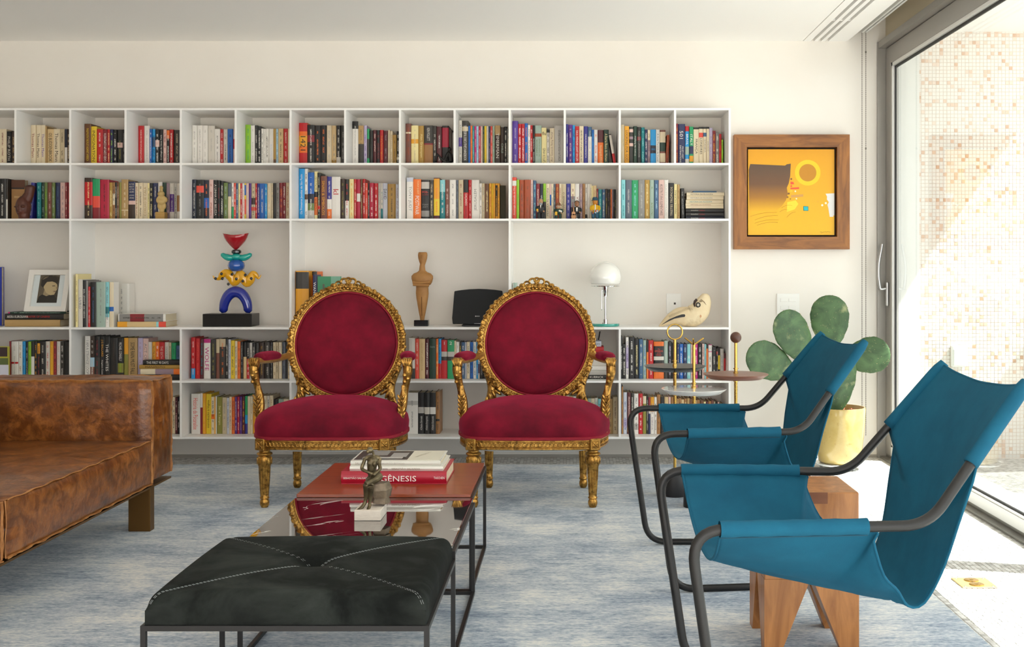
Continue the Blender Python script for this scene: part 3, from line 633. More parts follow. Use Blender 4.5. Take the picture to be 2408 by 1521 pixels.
 (5, 'lowest-row bay four from painting', 0, 0, 1.0, 5, 6.74, 690, '697,925,B/l'),
 (5, 'lowest-row bay three from painting', 940, 780, .1709, 5, 6.74, 90, '250,840,W+.2-.3:a/A 340,840,K+.35-.5:a=A_Ditadura_Derrotada@W 410,840,K+.35-.52:w=A_Ditadura_Envergonhada@W 495,840,K+.35-.52:W=A_Ditadura_Escancarada@W 548,825,h/k+.65-.7:K'),
 (5, 'lowest-row bay two from painting', 0, 0, 1.0, 5, 6.74, 1206, '1214,925,c/u 1222,925,d/T 1231,928,k/F 1239,928,y/c 1248,925,C/A 1256,926,k 1266,930,h/c 1275,930,C/T 1284,932,r/P 1293,930,a/k 1302,935,c/u 1311,934,W/A 1320,934,h 1329,934,F/c 1338,930,C/T 1347,932,t/u 1356,932,w/A 1363,936,C/k 1372,936,y/T 1382,938,A/k 1390,937,d/u 1398,937,C/f 1406,936,w/E 1414,938,e/u 1422,936,C/T 1430,937,P/u 1441,938,T/k 1454,934,c/M'),
 (5, 'lowest-row bay one from painting', 1440, 760, .1972, 5, 6.74, 90, '108,735,S/w 130,755,h/u 178,825,z/i+.65-.85:v 220,825,M/P+.8-.95:h 258,835,k/w 313,840,W/k+.75-.9:a 362,840,R/W 405,870,F+0-.2:C 430,870,K/w 455,880,w+0-.25:r+.45-1:N 498,880,o+.4-1:W/q 530,880,W/u 573,850,h/u 620,880,K/W 670,880,P+0-1:t/X 697,880,P 740,880,h/T 770,895,h 790,900,T 820,895,h/u 855,910,t/T 890,900,h/y 920,895,T 950,905,U 990,900,h 1015,920,T/k 1045,915,h 1090,920,U/t 1115,935,y 1145,935,M/h 1180,930,h 1210,920,x/T 1228,935,c 1255,940,u 1275,940,P/k 1330,965,h/x'),
]
RX = re.compile(r'^(-?\d+),(\d+),(\w)(?:/(\w))?((?:\+[\d.]+-[\d.]+:\w)*)(?:=([^@]+)@(\w))?((?:\+[\d.]+-[\d.]+:\w)*)$')
BANDRX = re.compile(r'\+([\d.]+)-([\d.]+):(\w)')
BOOKS = []
for row, place, ox, oy, s_, shi, Ys, x0, toks in COMP:
    lst = []; xl = x0
    for tk in toks.split():
        g = RX.match(tk)
        if not g:                                         # ink may also follow the bands
            g = RX.match(re.sub(r'^([^/=]*?)((?:\+[\d.]+-[\d.]+:\w)+)/(\w)', r'\1/\3\2', tk))
        xr, top, c, ink, b1, title, tcol, b2 = g.groups()
        bands = [(float(a), float(b_), cc) for a, b_, cc in BANDRX.findall(b1+b2)]
        xr = int(xr)
        A = px(ox+xl*s_, oy+int(top)*s_, Ys); B = px(ox+xr*s_, 0, Ys)
        lst.append(dict(x0=A.x, x1=B.x, z=SH[shi], h=min(max(.08, A.z-SH[shi]), SH[shi-1]-TH-SH[shi]-.006), Y=Ys, c=c, ink=ink, bands=bands, title=title, tcol=tcol, row=row, place=place, idx=len(lst)))
        xl = xr
    dv = {1: (-94, 36, 165, 295, 425, 554, 683, 811.5, 940.5, 1069, 1198.5, 1328, 1457.5, 1587.5, 1716), 2: (-94, 165, 425, 683, 940.5, 1198.5, 1457.5, 1716)}.get(row, (-94, 165, 425, 683, 1198.5, 1457.5, 1716))
    for bk in lst:                                        # keep clear of the upright boards
        for d_ in dv:
            lo_, hi_ = bx(d_)-.0072, bx(d_)+.0072; m_ = (bk['x0']+bk['x1'])/2
            if bk['x0'] < hi_ and bk['x1'] > lo_:
                if m_ > bx(d_): bk['x0'] = max(bk['x0'], hi_)
                else: bk['x1'] = min(bk['x1'], lo_)
    lst = [bk for bk in lst if bk['x1']-bk['x0'] > .003]
    for k, bk in enumerate(lst):
        bk['l'] = lst[k-1]['c'] if k else None; bk['r'] = lst[k+1]['c'] if k < len(lst)-1 else None
    BOOKS += lst
def book_label(bk):
    w = bk['x1']-bk['x0']; n = PAL[bk['c']][1]
    big = [b_ for b_ in bk['bands'] if b_[1]-b_[0] > .07 and b_[2] != bk['c']]
    t = ('thick ' if w > .036 else 'thin ' if w < .014 else '')
    s = t+n+' book'
    if big: s += ' with '+PAL[big[0][2]][1]+' band'
    elif bk['ink'] and bk['ink'] != bk['c']: s += ' with '+PAL[bk['ink']][1]+' print'
    elif bk['tcol']: s += ' with '+PAL[bk['tcol']][1]+' title'
    if bk['l'] and bk['r']:
        s += ' between '+PAL[bk['l']][1]+' and '+PAL[bk['r']][1]+' ones, ' if bk['l'] != bk['r'] else ' between two '+PAL[bk['l']][1]+' ones, '
    elif bk['l'] or bk['r']: s += ' at the end by '+PAL[bk['l'] or bk['r']][1]+' one, '
    else: s += ' standing alone, '
    s += bk['place']
    if len(s.split()) > 16 and t: s = s[len(t):]
    return s
ROWN = {1: 'books in the top row', 2: 'books in the second row', 4: 'books in the fourth row', 5: 'books in the lowest row'}
for bk in BOOKS: bk['area'] = (bk['x1']-bk['x0'])*bk['h']*(3.0 if bk['title'] else 1.0)
rank = sorted(BOOKS, key=lambda b_: -b_['area']); keep = set(id(b_) for b_ in rank[:268])
INKM = {}
UPT = ('introdução à lógica', 'PRIMEIRA FILOSOFIA', 'Atul Gawande Being Mortal', 'O Livro das Religiões', 'Antologia ilustrada de Filosofia', 'ARISTÓTELES', 'Franco Basaglia', 'ÉTICA', 'JERUSALÉM', 'Os Primeiros Jesuítas de São Paulo', 'COELHO SE CALA', 'TRISTES TRÓPICOS', 'MINHAS PALAVRAS', 'CASEI COM UM COMUNISTA', 'A trilogia de Nova York', 'A Ditadura Derrotada', 'A Ditadura Envergonhada', 'A Ditadura Escancarada')
def inkm(c):
    if c not in INKM: INKM[c] = mat('print_'+PAL[c][1], PAL[c][0], .5)
    return INKM[c]
rest = BookMesh(); restp = MB()
for bk in BOOKS:
    w = bk['x1']-bk['x0']-.0008; d = min(.165, YB-.004-bk['Y'])-random.random()*.012
    yy = bk['Y']+random.uniform(-.003, .004); xc = (bk['x0']+bk['x1'])/2
    if id(bk) in keep:
        m = BookMesh(); book_shape(m, w, d, bk['h'], bk['c'], bk['bands'], None if bk['title'] else bk['ink'])
        o = m.build('book'); o.location = (xc, yy, bk['z']+.0006); tag(o, book_label(bk), 'book', ROWN[bk['row']])
        pages(o, w, d, bk['h'])
        if bk['title']:
            tt = bk['title'].replace('_', ' ')
            for a_, b_ in (('CRIACAO', 'CRIAÇÃO'), ('FRANCA', 'FRANÇA'), ('CACANDO', 'CAÇANDO'), ('JERUSALEM', 'JERUSALÉM'), ('POS-', 'PÓS-'), ('Jesuitas', 'Jesuítas'), ('Sao', 'São'), ('SIMBOLOS', 'SÍMBOLOS'), ('introducao a logica', 'introdução à lógica'), ('Historia', 'História'), ('Religioes', 'Religiões'), ('Meditacoes', 'Meditações'), ('ETICA', 'ÉTICA'), ('ARISTOTELES', 'ARISTÓTELES'), ('SEMINARIO', 'SEMINÁRIO'), ('TROPICOS', 'TRÓPICOS'), ('PLATAO', 'PLATÃO'), ('ECONOMICO', 'ECONÔMICO'), ('LEVI', 'LÉVI')): tt = tt.replace(a_, b_)
            h = bk['h']; zc, ln = h*.5, h*.78
            if tt == 'POSTWAR': zc, ln = h*.36, h*.46
            if tt in ('BRASIL', 'ITALY'): zc, ln = h*.66, h*.3
            if tt == '501 MUST-VISIT':
                letter('501', h*.42, w*.5, (-w*.04, -.0008, h*.74), DOWN, inkm('W'), o)
                letter('MUST-VISIT', h*.36, w*.2, (w*.16, -.0012, h*.31), DOWN, inkm('W'), o); letter('DESTINATIONS', h*.46, w*.2, (-w*.16, -.0012, h*.28), DOWN, inkm('W'), o)
                continue
            if tt in ('1', '2'):
                letter(tt, w*.4, h*.08, (0, -.0008, h*.92), FRONT, inkm('W'), o); continue
            if tt == 'kl': zc, ln = h*.65, h*.12
            if tt == 'POSTWAR': letter('TONY JUDT', h*.34, w*.26, (w*.1, -.0008, h*.8), DOWN, inkm('y'), o)
            if tt == 'PÓS-GUERRA':
                letter('PÓS-', w*.72, h*.06, (0, -.0008, h*.7), FRONT, inkm('X'), o); letter('GUERRA', w*.76, h*.035, (0, -.0008, h*.63), FRONT, inkm('r'), o)
                letter('TONY', w*.74, h*.04, (0, -.0008, h*.38), FRONT, inkm('A'), o); letter('JUDT', w*.7, h*.04, (0, -.0008, h*.32), FRONT, inkm('A'), o); continue
            if tt == 'EMPEROR':
                letter('The', w*.22, h*.03, (0, -.0008, h*.8), FRONT, inkm('X'), o); letter('EMPEROR', w*.8, h*.045, (0, -.0008, h*.745), FRONT, inkm('X'), o)
                letter('and the', w*.36, h*.03, (0, -.0008, h*.695), FRONT, inkm('X'), o); letter('WOLF', w*.5, h*.04, (0, -.0008, h*.64), FRONT, inkm('X'), o); continue
            if tt == 'DEUS': letter('DEUS', w*.7, h*.05, (0, -.0008, h*.45), FRONT, inkm('b'), o); continue
            if tt == 'Guerra': letter('Guerra', w*.7, h*.04, (0, -.0008, h*.8), FRONT, inkm('d'), o); continue
            if tt == 'IN THE BEAUTY':
                for i_, l_ in enumerate(('IN THE', 'BEAUTY', 'OF THE', 'LILIES', 'JOHN', 'UPDIKE')): letter(l_, w*.7, h*.042, (0, -.0008, h*(.93-.066*i_-(.03 if i_ > 3 else 0))), FRONT, inkm('w'), o)
                continue
            if tt == 'O IMPERADOR DE TODOS OS MALES':
                letter('O IMPERADOR', h*.4, w*.22, (-w*.2, -.0008, h*.45), UPW, inkm('f'), o); letter('DE TODOS OS MALES', h*.44, w*.2, (w*.18, -.0008, h*.45), UPW, inkm('f'), o); continue
            if tt == 'GINA KOLATA': letter('flu', w*.8, h*.09, (0, -.0008, h*.85), FRONT, inkm('k'), o); zc, ln = h*.25, h*.42
            if tt == 'BIBLIA SAGRADA':
                letter('HOLY BIBLE', h*.6, w*.22, (w*.2, -.0008, h*.56), DOWN, inkm('F'), o); letter('BÍBLIA SAGRADA', h*.62, w*.22, (-w*.2, -.0008, h*.45), UPW, inkm('W'), o); continue
            if tt.startswith('A Ditadura'): zc, ln = h*.26, h*.34
            if tt == 'CAÇANDO': letter('EICHMANN', h*.3, w*.4, (0, -.0008, h*.22), DOWN, inkm('r'), o)
            if tt == 'Autobiografia IOGUE': zc, ln = h*.32, h*.5
            if tt == 'KEN FOLLETT': zc, ln = h*.78, h*.32
            if tt == 'CAÇANDO': zc, ln = h*.5, h*.3
            if tt == 'CHILE': zc, ln = h*.45, h*.3
            if tt == 'DAVID': zc, ln = h*.7, h*.28
            if tt == '1421': zc, ln = h*.52, h*.4
            if tt == 'J G BALLARD':
                letter('Kingdom Come', h*.46, w*.36, (0, -.0008, h*.27), DOWN, inkm('W'), o); zc, ln = h*.72, h*.4
            if tt == 'MICHAEL CONNELLY':
                letter('ECHO PARK', h*.22, w*.34, (0, -.0008, h*.27), DOWN, inkm('L'), o); zc, ln = h*.66, h*.46
            letter(tt, ln, w*(.5 if len(tt) > 5 else .6), (0, -.0008, zc), UPW if tt in UPT else DOWN, inkm(bk['tcol']), o)
    else:
        book_shape(rest, w, d, bk['h'], bk['c'], bk['bands'], bk['ink'], (xc, yy, bk['z']+.0006))
        restp.lohi((xc-w*.34, yy+.006, bk['z']+.004), (xc+w*.34, yy+d-.004, bk['z']+bk['h']-.004))
o = rest.build('thin_books'); tag(o, 'slim spines of many thin books filling gaps across the white bookcase', 'books', kind='stuff')
q = restp.build('page_blocks', PAGES, o, smooth=False); q['kind'] = 'stuff'

# books lying flat, leaning or facing out
def flat_book(label, x0, x1, y0, y1, Yf, z0, col, bands=(), ink=None, title=None, tcol='W', depth=.15, tl=.7, th=.55, side=None, tx=0.0, group='books lying in stacks'):
    """lying book with its spine towards the room; y0/y1 give only the thickness in pixels"""
    a, b = px(x0, y0, Yf), px(x1, y1, Yf); w = a.z-b.z; h = b.x-a.x
    m = BookMesh(); rot = Matrix(((0, 0, 1), (0, 1, 0), (-1, 0, 0)))
    book_shape(m, w, depth, h, col, [(1-b_, 1-a_, c_) for a_, b_, c_ in bands], ink, (0, 0, 0), rot, side)
    o = m.build('book'); o.location = (a.x, Yf, z0+w/2+.0006); tag(o, label, 'book', group)
    p = bpy.data.objects.new('pages', UNITM); COL.objects.link(p); p.parent = o
    t = .0022; p.location = (h/2, .006, -w/2+t); p.scale = (h-.008, depth-.01, w-2*t)
    if title == 'Hermann Broch':
        letter(title, h*.19, w*th*.6, (h*.23, -.0008, 0), FRONT, inkm('w'), o); letter('OS SONÂMBULOS', h*.16, w*th*.6, (h*.42, -.0008, 0), FRONT, inkm('R'), o)
    elif title: letter(title, h*tl, w*th, (h*(.5+tx), -.0008, 0), FRONT, inkm(tcol), o)
    return z0+w+.0004
def lean_book(label, xb, xt, ytop, shelf, Ys, w_px, col, bands=(), ink=None, depth=.14):
    a = px(xb, 0, Ys); b = px(xt, ytop, Ys); z = SH[shelf]; w = w_px*Ys/F_PX
    ang = math.atan2(b.x-a.x, b.z-z); h = math.hypot(b.x-a.x, b.z-z)
    m = BookMesh(); book_shape(m, w, depth, h-abs(w*math.sin(ang))*.5, col, bands, ink)
    o = m.build('book'); o.location = (a.x, Ys, z+abs(w*math.sin(ang))/2+.0008); o.rotation_euler = (0, ang, 0); tag(o, label, 'book')
    pages(o, w, depth, h-abs(w*math.sin(ang))*.5)
    return o
lean_book('slim black book with white and red bands leaning by itself beside dark-green book', 1446.5, 1434, 315.5, 1, 6.8, 6, 'K', [(.03, .62, 'w'), (.62, 1, 'R')], None)
lean_book('small orange-red book leaning against the floral book near the painting', 1568.5, 1571.5, 317.5, 1, 6.8, 6, 'Z', (), 'k')
lean_book('indigo book leaning beside the brown clay head', 70.5, 77.0, 429.5, 2, 6.8, 8, 'i', (), 'a', .09)
lean_book('cream book behind the leaning indigo book', 82.2, 82.4, 476, 2, 6.9, 6.5, 'C', (), None, .05)
lean_book('slim black book leaning beside the stack of cream volumes', 1606.5, 1604.5, 443, 2, 6.8, 8.5, 'K', (), 'A')
q = BookMesh(); book_shape(q, .008, .14, .2, 'u', (), None)
# face-out brown and tan book, dark olive book seen from its side
def face_book(label, x0, x1, ytop, shelf, Yf, cols, thick=.02, rotz=0.0):
    a, b = px(x0, ytop, Yf), px(x1, 0, Yf); w, h = b.x-a.x, a.z-SH[shelf]
    t = thing('book', label, 'book', (a.x, Yf, SH[shelf]+.0006), rotz)
    m = MB()
    m.lohi((0, 0, 0), (w, .002, h)); m.lohi((0, thick-.002, 0), (w, thick, h)); m.lohi((0, .002, 0), (.003, thick-.002, h)); m.build('cover', plain(cols[0], .5), t, smooth=False)
    m = MB(); m.lohi((.003, .0022, .003), (w-.003, thick-.0022, h-.003)); m.build('pages', PAGES, t, smooth=False)
    for k_, (f0, f1, g0, g1, c) in enumerate(cols[1:]):
        m = MB(); m.lohi((w*f0, -.0006-.0004*k_, h*(1-g1)), (w*f1, .0001, h*(1-g0))); m.build('cover_print', plain(c, .5), t, smooth=False)
    return t
face_book('tan and brown book facing out behind the brown clay head', 27, 57, 423, 2, 6.835, ['a67a45', (0, 1, 0, .19, '5b3119'), (0, .96, .19, .23, '2c1a12'), (.2, .62, .4, .45, 'c8a06a')], .05, .12)
face_book('dark olive book turned sideways at the end of the amber spines', 1177.5, 1190.5, 436, 2, 6.80, ['3b372a', (.05, .9, .02, .97, '423e30')], .012, .5)
face_book('yellow and green book with a face drawing leaning above the sofa arm', -16, 21, 815, 4, 6.68, ['b9b23a', (.1, .95, .35, .98, '5f6b3a'), (.3, .98, .55, .98, 'd8d8e6'), (.35, .9, .02, .3, '3d2a2a')], .012, 0)
face_book('tall blue book beside the framed portrait', -30, 4, 628, 3, 6.80, ['1c2f9a', (.1, .9, .1, .3, '2b45bb')], .03, 0)
# stacks
z = SH[2]; st = [(866, 1337, 1440, 1395, 'n', [], 'Hermann Broch', 'w'), (866, 1335, 1395, 1347, 'K', [], 'Hermann Broch', 'w'), (866, 1335, 1347, 1303, 'K', [], 'Hermann Broch', 'w'),
     (866, 1330, 1303, 1272, 'C', [], 'HISTÓRIA DA FILOSOFIA', 'P'), (864, 1330, 1272, 1240, 'C', [], 'HISTÓRIA DA FILOSOFIA', 'r'), (868, 1328, 1240, 1197, 'C', [], 'HISTÓRIA DA FILOSOFIA', 'E'),
     (876, 1332, 1197, 1150, 'C', [], 'HISTÓRIA DA FILOSOFIA', 'A'), (876, 1340, 1150, 1108, 'C', [], 'HISTÓRIA DA FILOSOFIA', 'u'), (955, 1245, 1108, 1092, 'S', [], None, 'w')]
lb = ['lowest dark volume under two black ones in the second-row stack', 'middle black volume with red title in the second-row stack', 'topmost black volume below the cream set in the second-row stack',
      'cream history volume with faint pink title, lowest of the cream set', 'cream history volume with dark red title in the lying stack', 'cream history volume with teal title in the lying stack',
      'cream history volume with grey title in the lying stack', 'cream history volume with dark brown title, topmost of the set', 'small blue book lying on top of the cream history volumes']
for k, (xa, xb, yb, yt, c, bd, ti, tc_) in enumerate(st):
    z = flat_book(lb[k], 1450+xa*.1906-2.2, 1450+xb*.1906-2.2, 240+yt*.1906, 240+yb*.1906, 6.79+.003*(k % 3), z, c, bd, None, ti, tc_, .14, .6 if c == 'C' else .4, .5, None, -.1)
z = SH[3]
z = flat_book('thick plain cardboard-brown book at the bottom under the framed portrait', 11, 141, 751, 767, 6.70, z, 'T', [], None, None, 'k', .22)
z = flat_book('thick black cinema book with white and red title under the framed portrait', 11, 149, 737, 751, 6.705, z, 'K', [], None, 'AKIRA KUROSAWA', 'W', .22, .36, .42, None, -.28)
o_ = [o for o in bpy.data.objects if o.get('label', '').startswith('thick black cinema')][0]
letter('MASTER OF CINEMA', .14, .011, (.2, -.0008, 0), FRONT, inkm('R'), o_)
Z_FRAME = flat_book('thin dark green book with magenta corner directly under the framed portrait', 19, 155, 733, 737, 6.71, z, 'D', [(.0, .03, 'p')], 'd', None, 'W', .21)
mid = [(728, 752, 470, 'y', [], 'T', None, 'W'), (752, 798, 522, 'w', [], None, 'LIVRO', 's'), (798, 830, 530, 'K', [], None, 'SOL LEWITT 100 VIEWS', 'W'), (830, 850, 535, 'A', [], None, None, 'W'), (850, 872, 592, 'R', [], 'P', None, 'W'),
       (872, 928, 548, 'K', [], 'S', None, 'W'), (928, 1018, 548, 'd', [], 'A', None, 'A'), (1018, 1055, 548, 'e', [(.55, .7, 'E'), (.78, 1, 'W')], 's', None, 'W'), (1055, 1098, 548, 'C', [(.55, .65, 'B')], None, None, 'W'), (1100, 1250, 562, 'W', [], 'A', None, 'W')]
def stand_book(label, xa, xb, yt, Ys, shelf, c, bd=(), ink=None, ti=None, tc_='W', depth=.16, group=None, th=.5, side=None):
    a, b = px(xa, yt, Ys), px(xb, yt, Ys); w, h = b.x-a.x-.001, a.z-SH[shelf]
    m = BookMesh(); book_shape(m, w, depth, h, c, bd, ink, side=side); o = m.build('book'); o.location = ((a.x+b.x)/2, Ys, SH[shelf]+.0006); tag(o, label, 'book', group)
    pages(o, w, depth, h)
    if ti: letter(ti, h*.8, w*th, (0, -.0008, h*.5), DOWN, inkm(tc_), o)
    return o
for xa, xb, yt, c, bd, ink, ti, tc_ in mid:
    stand_book('%s book between framed portrait and totem sculpture%s' % (('thick ' if xb-xa > 80 else 'thin ' if xb-xa < 26 else '')+PAL[c][1], ', bearing a title' if ti else ''), xa*.2432, xb*.2432, 530+yt*.2432, 6.64 if xb < 1200 else 6.862, 3, c, bd, ink, ti, tc_, (.08 if xa > 1000 else .19) if xb < 1200 else .09, 'books on the tall shelf', side='W' if xa == 1055 else None)
z = flat_book('tan paperback lying flat below a grey drawing-covered book near the totem', 276, 390, 756, 768.5, 6.645, SH[3], 't', [(0, .2, 'o'), (.85, 1, 'X'), (.8, .85, 'e')], None, None, 'W', .2)
flat_book('white book with grey scribbles and red patch lying on a tan paperback', 278, 389, 737, 755, 6.645, z, 'W', [(.02, .25, 'A'), (.25, .55, 'r'), (.55, .95, 'A')], 'k', None, 'W', .2)
stand_book('orange art book with a black cover panel behind the armchair', 695, 726, 637, 6.70, 3, 'o', [(.02, .32, 'k')], None, None, 'W', .2, None)
stand_book('second orange art book with a small black label, beside the navy one', 733.5, 745.5, 638.5, 6.79, 3, 'O', [(0, .07, 'k')], None, None, 'W', .16, None)
stand_book('navy art book with tall white capitals behind the armchair', 735, 744.8, 646, 6.66, 3, 'N', [], None, 'WANGECHI MUTU', 'W', .12, None, .62)
face_book('green art book facing out above the oval chair back', 747, 801, 650, 3, 6.66, ['3f8f66', (.58, 1, 0, 1, '7fb39a'), (.66, .8, .16, .34, 'e6ebe6'), (.22, .3, .15, .5, '5d5f4f')], .02, 0)
stand_book('pale green card-covered booklet peeking above the right armchair crest', 1206.5, 1215, 665, 6.74, 3, 'd', [(.14, .2, 'X')], None, None, 'W', .12, None)
# fourth-row stack next to sofa, small stack behind the right armchair
z = SH[4]
for x0, x1, y0, y1, c, bd, ti, tc_, lb_ in ((323, 424, 880, 893, 'K', [(.65, .8, 'F')], None, 'W', 'thick black book at the bottom of the stack above the sofa arm'), (330, 424, 866, 879, 'C', [(.38, .85, 'q'), (.85, 1, 'O')], None, 'W', 'cream, mauve and orange book in the stack above the sofa arm'),
      (327, 424, 857, 866, 'G', [], 'MANIFESTO', 'u', 'gold paperback under the black one in the stack above the sofa arm'), (336, 424, 846, 857, 'K', [], 'THE FIRST 90 DAYS', 'W', 'black book with white capitals topmost above the sofa arm')):
    z = flat_book(lb_, x0, x1-2, y0, y1, 6.655, z, c, bd, None, ti, tc_, .075, .6, .55, None, -.1)
z = SH[4]
for x0, x1, y0, y1, c, ti, lb_ in ((1380, 1426, 887, 896, 'K', 'KUBRICK', 'black book at the bottom of the stack behind the right armchair'), (1380, 1426, 876, 887, 'a', None, 'grey book in the stack behind the right armchair'), (1380, 1428, 866, 876, 'W', None, 'white book in the stack behind the right armchair'),
      (1382, 1426, 850, 866, 'w', None, 'off-white boxed volume in the stack behind the right armchair'), (1380, 1424, 835, 850, 'k', None, 'charcoal volume in the stack behind the right armchair'), (1382, 1420, 821, 835, 'R', None, 'red box near the top of the stack behind the right armchair')):
    z = flat_book(lb_, x0, x1, y0, y1, 6.72, z, c, (), None, ti, 'W', .15, .7)
flat_book('small pale grey box topmost on the stack behind the right armchair', 1384, 1414, 808, 821, 6.72, z, 'z', (), 's', None, 'W', .12)
# ------------------------------------------------------------------ materials for the furniture
VELVET = mat('crimson_velvet', '58061a', .8, col2='820d28', scale=6, detail=8, lo=.35, hi=.7, sheen=.45, stint='e0406a', bump=.12, bscale=260, bdist=.002, spec=.2)
GIMP = mat('crimson_braid', '8c0f26', .8, bump=.5, bscale=320, bdist=.003, sheen=.3)
GOLD = mat('antique_gilt', 'cc9c4e', .28, .82, col2='8a5e26', scale=34, lo=.38, hi=.68, col3='4a3012', scale3=70, lo3=.48, hi3=.76, bump=.25, bscale=140, bdist=.002)
GOLDP = mat('worn_gilt', 'd2a75c', .38, .6, col2='a8793a', scale=14, lo=.35, hi=.7, bump=.1, bscale=90, bdist=.002)
LEATHER = mat('brown_leather', '643511', .3, col2='9a5f2b', scale=20, detail=12, dist=.7, lo=.42, hi=.66, col3='40200a', scale3=5.5, lo3=.5, hi3=.72, bump=.3, bscale=46, bdist=.006, coat=.12)
LEATHERE = mat('leather_edge', 'b57c44', .6, col2='8a5526', scale=30)
BRONZE = mat('bronze_metal', '6b4c24', .4, .7, bump=.02)
SUEDE = mat('black_suede', '121413', .9, col2='363a37', scale=4.5, detail=10, dist=.5, lo=.42, hi=.75, sheen=.15, bump=.1, bscale=240, bdist=.002, spec=.1)
THREAD = plain('7f8484', .7)
CHERRY = mat('cherry_veneer', '7c3415', .3, col2='96451f', scale=3.2, stretch=(1, 9, 1), lo=.3, hi=.7, coat=.2, bump=.02)
CANVAS = mat('blue_canvas', '114a62', .88, col2='15566f', scale=9, lo=.3, hi=.7, bump=.18, bscale=420, bdist=.0012, sheen=.15, spec=.2)
STOOLW = mat('oiled_hardwood', '824f24', .42, col2='b67a42', scale=3.0, stretch=(7, 7, .9), dist=1.0, lo=.3, hi=.72, bump=.06, bscale=30, coat=.1)
BLACKMARB = bpy.data.materials.new('black_marble'); BLACKMARB.use_nodes = True
nt = BLACKMARB.node_tree; b = nt.nodes['Principled BSDF']; L = nt.links.new
b.inputs['Roughness'].default_value = .03; b.inputs['Coat Weight'].default_value = 1.0; b.inputs['Coat Roughness'].default_value = .015; b.inputs['Coat IOR'].default_value = 1.65; b.inputs['Specular IOR Level'].default_value = .9
tc = nd(nt, 'ShaderNodeTexCoord'); m0 = nd(nt, 'ShaderNodeMapping'); m0.inputs['Rotation'].default_value = (0, 0, -.6); L(tc.outputs['Object'], m0.inputs[0]); mp = nd(nt, 'ShaderNodeMapping'); mp.inputs['Scale'].default_value = (.2, 1.1, 1); L(m0.outputs[0], mp.inputs[0])
n = nd(nt, 'ShaderNodeTexNoise'); n.inputs['Scale'].default_value = 6.5; n.inputs['Detail'].default_value = 6; n.inputs['Distortion'].default_value = .8; L(mp.outputs[0], n.inputs[0])
s_ = nd(nt, 'ShaderNodeMath', operation='SUBTRACT'); L(n.outputs['Fac'], s_.inputs[0]); s_.inputs[1].default_value = .5
a_ = nd(nt, 'ShaderNodeMath', operation='ABSOLUTE'); L(s_.outputs[0], a_.inputs[0])
n2 = nd(nt, 'ShaderNodeTexNoise'); n2.inputs['Scale'].default_value = 5; L(tc.outputs['Object'], n2.inputs[0])
th = nd(nt, 'ShaderNodeMapRange'); th.inputs['From Min'].default_value = .47; th.inputs['From Max'].default_value = .7; th.inputs['To Min'].default_value = .0; th.inputs['To Max'].default_value = .018; L(n2.outputs['Fac'], th.inputs['Value'])
lt = nd(nt, 'ShaderNodeMath', operation='LESS_THAN'); L(a_.outputs[0], lt.inputs[0]); L(th.outputs[0], lt.inputs[1])
mx = nd(nt, 'ShaderNodeMixRGB'); L(lt.outputs[0], mx.inputs[0]); mx.inputs[1].default_value = rgba('151312'); mx.inputs[2].default_value = rgba('d8d6d2'); L(mx.outputs[0], b.inputs['Base Color'])
WHITEMARB = mat('white_marble', 'e4e3e0', .08, col2='b9b9ba', scale=5, dist=2.2, lo=.52, hi=.8, coat=.5)
RX90 = Matrix.Rotation(PI/2, 3, 'X')
def RZ(a): return Matrix.Rotation(a, 3, 'Z')
def RXm(a): return Matrix.Rotation(a, 3, 'X')
def RYm(a): return Matrix.Rotation(a, 3, 'Y')

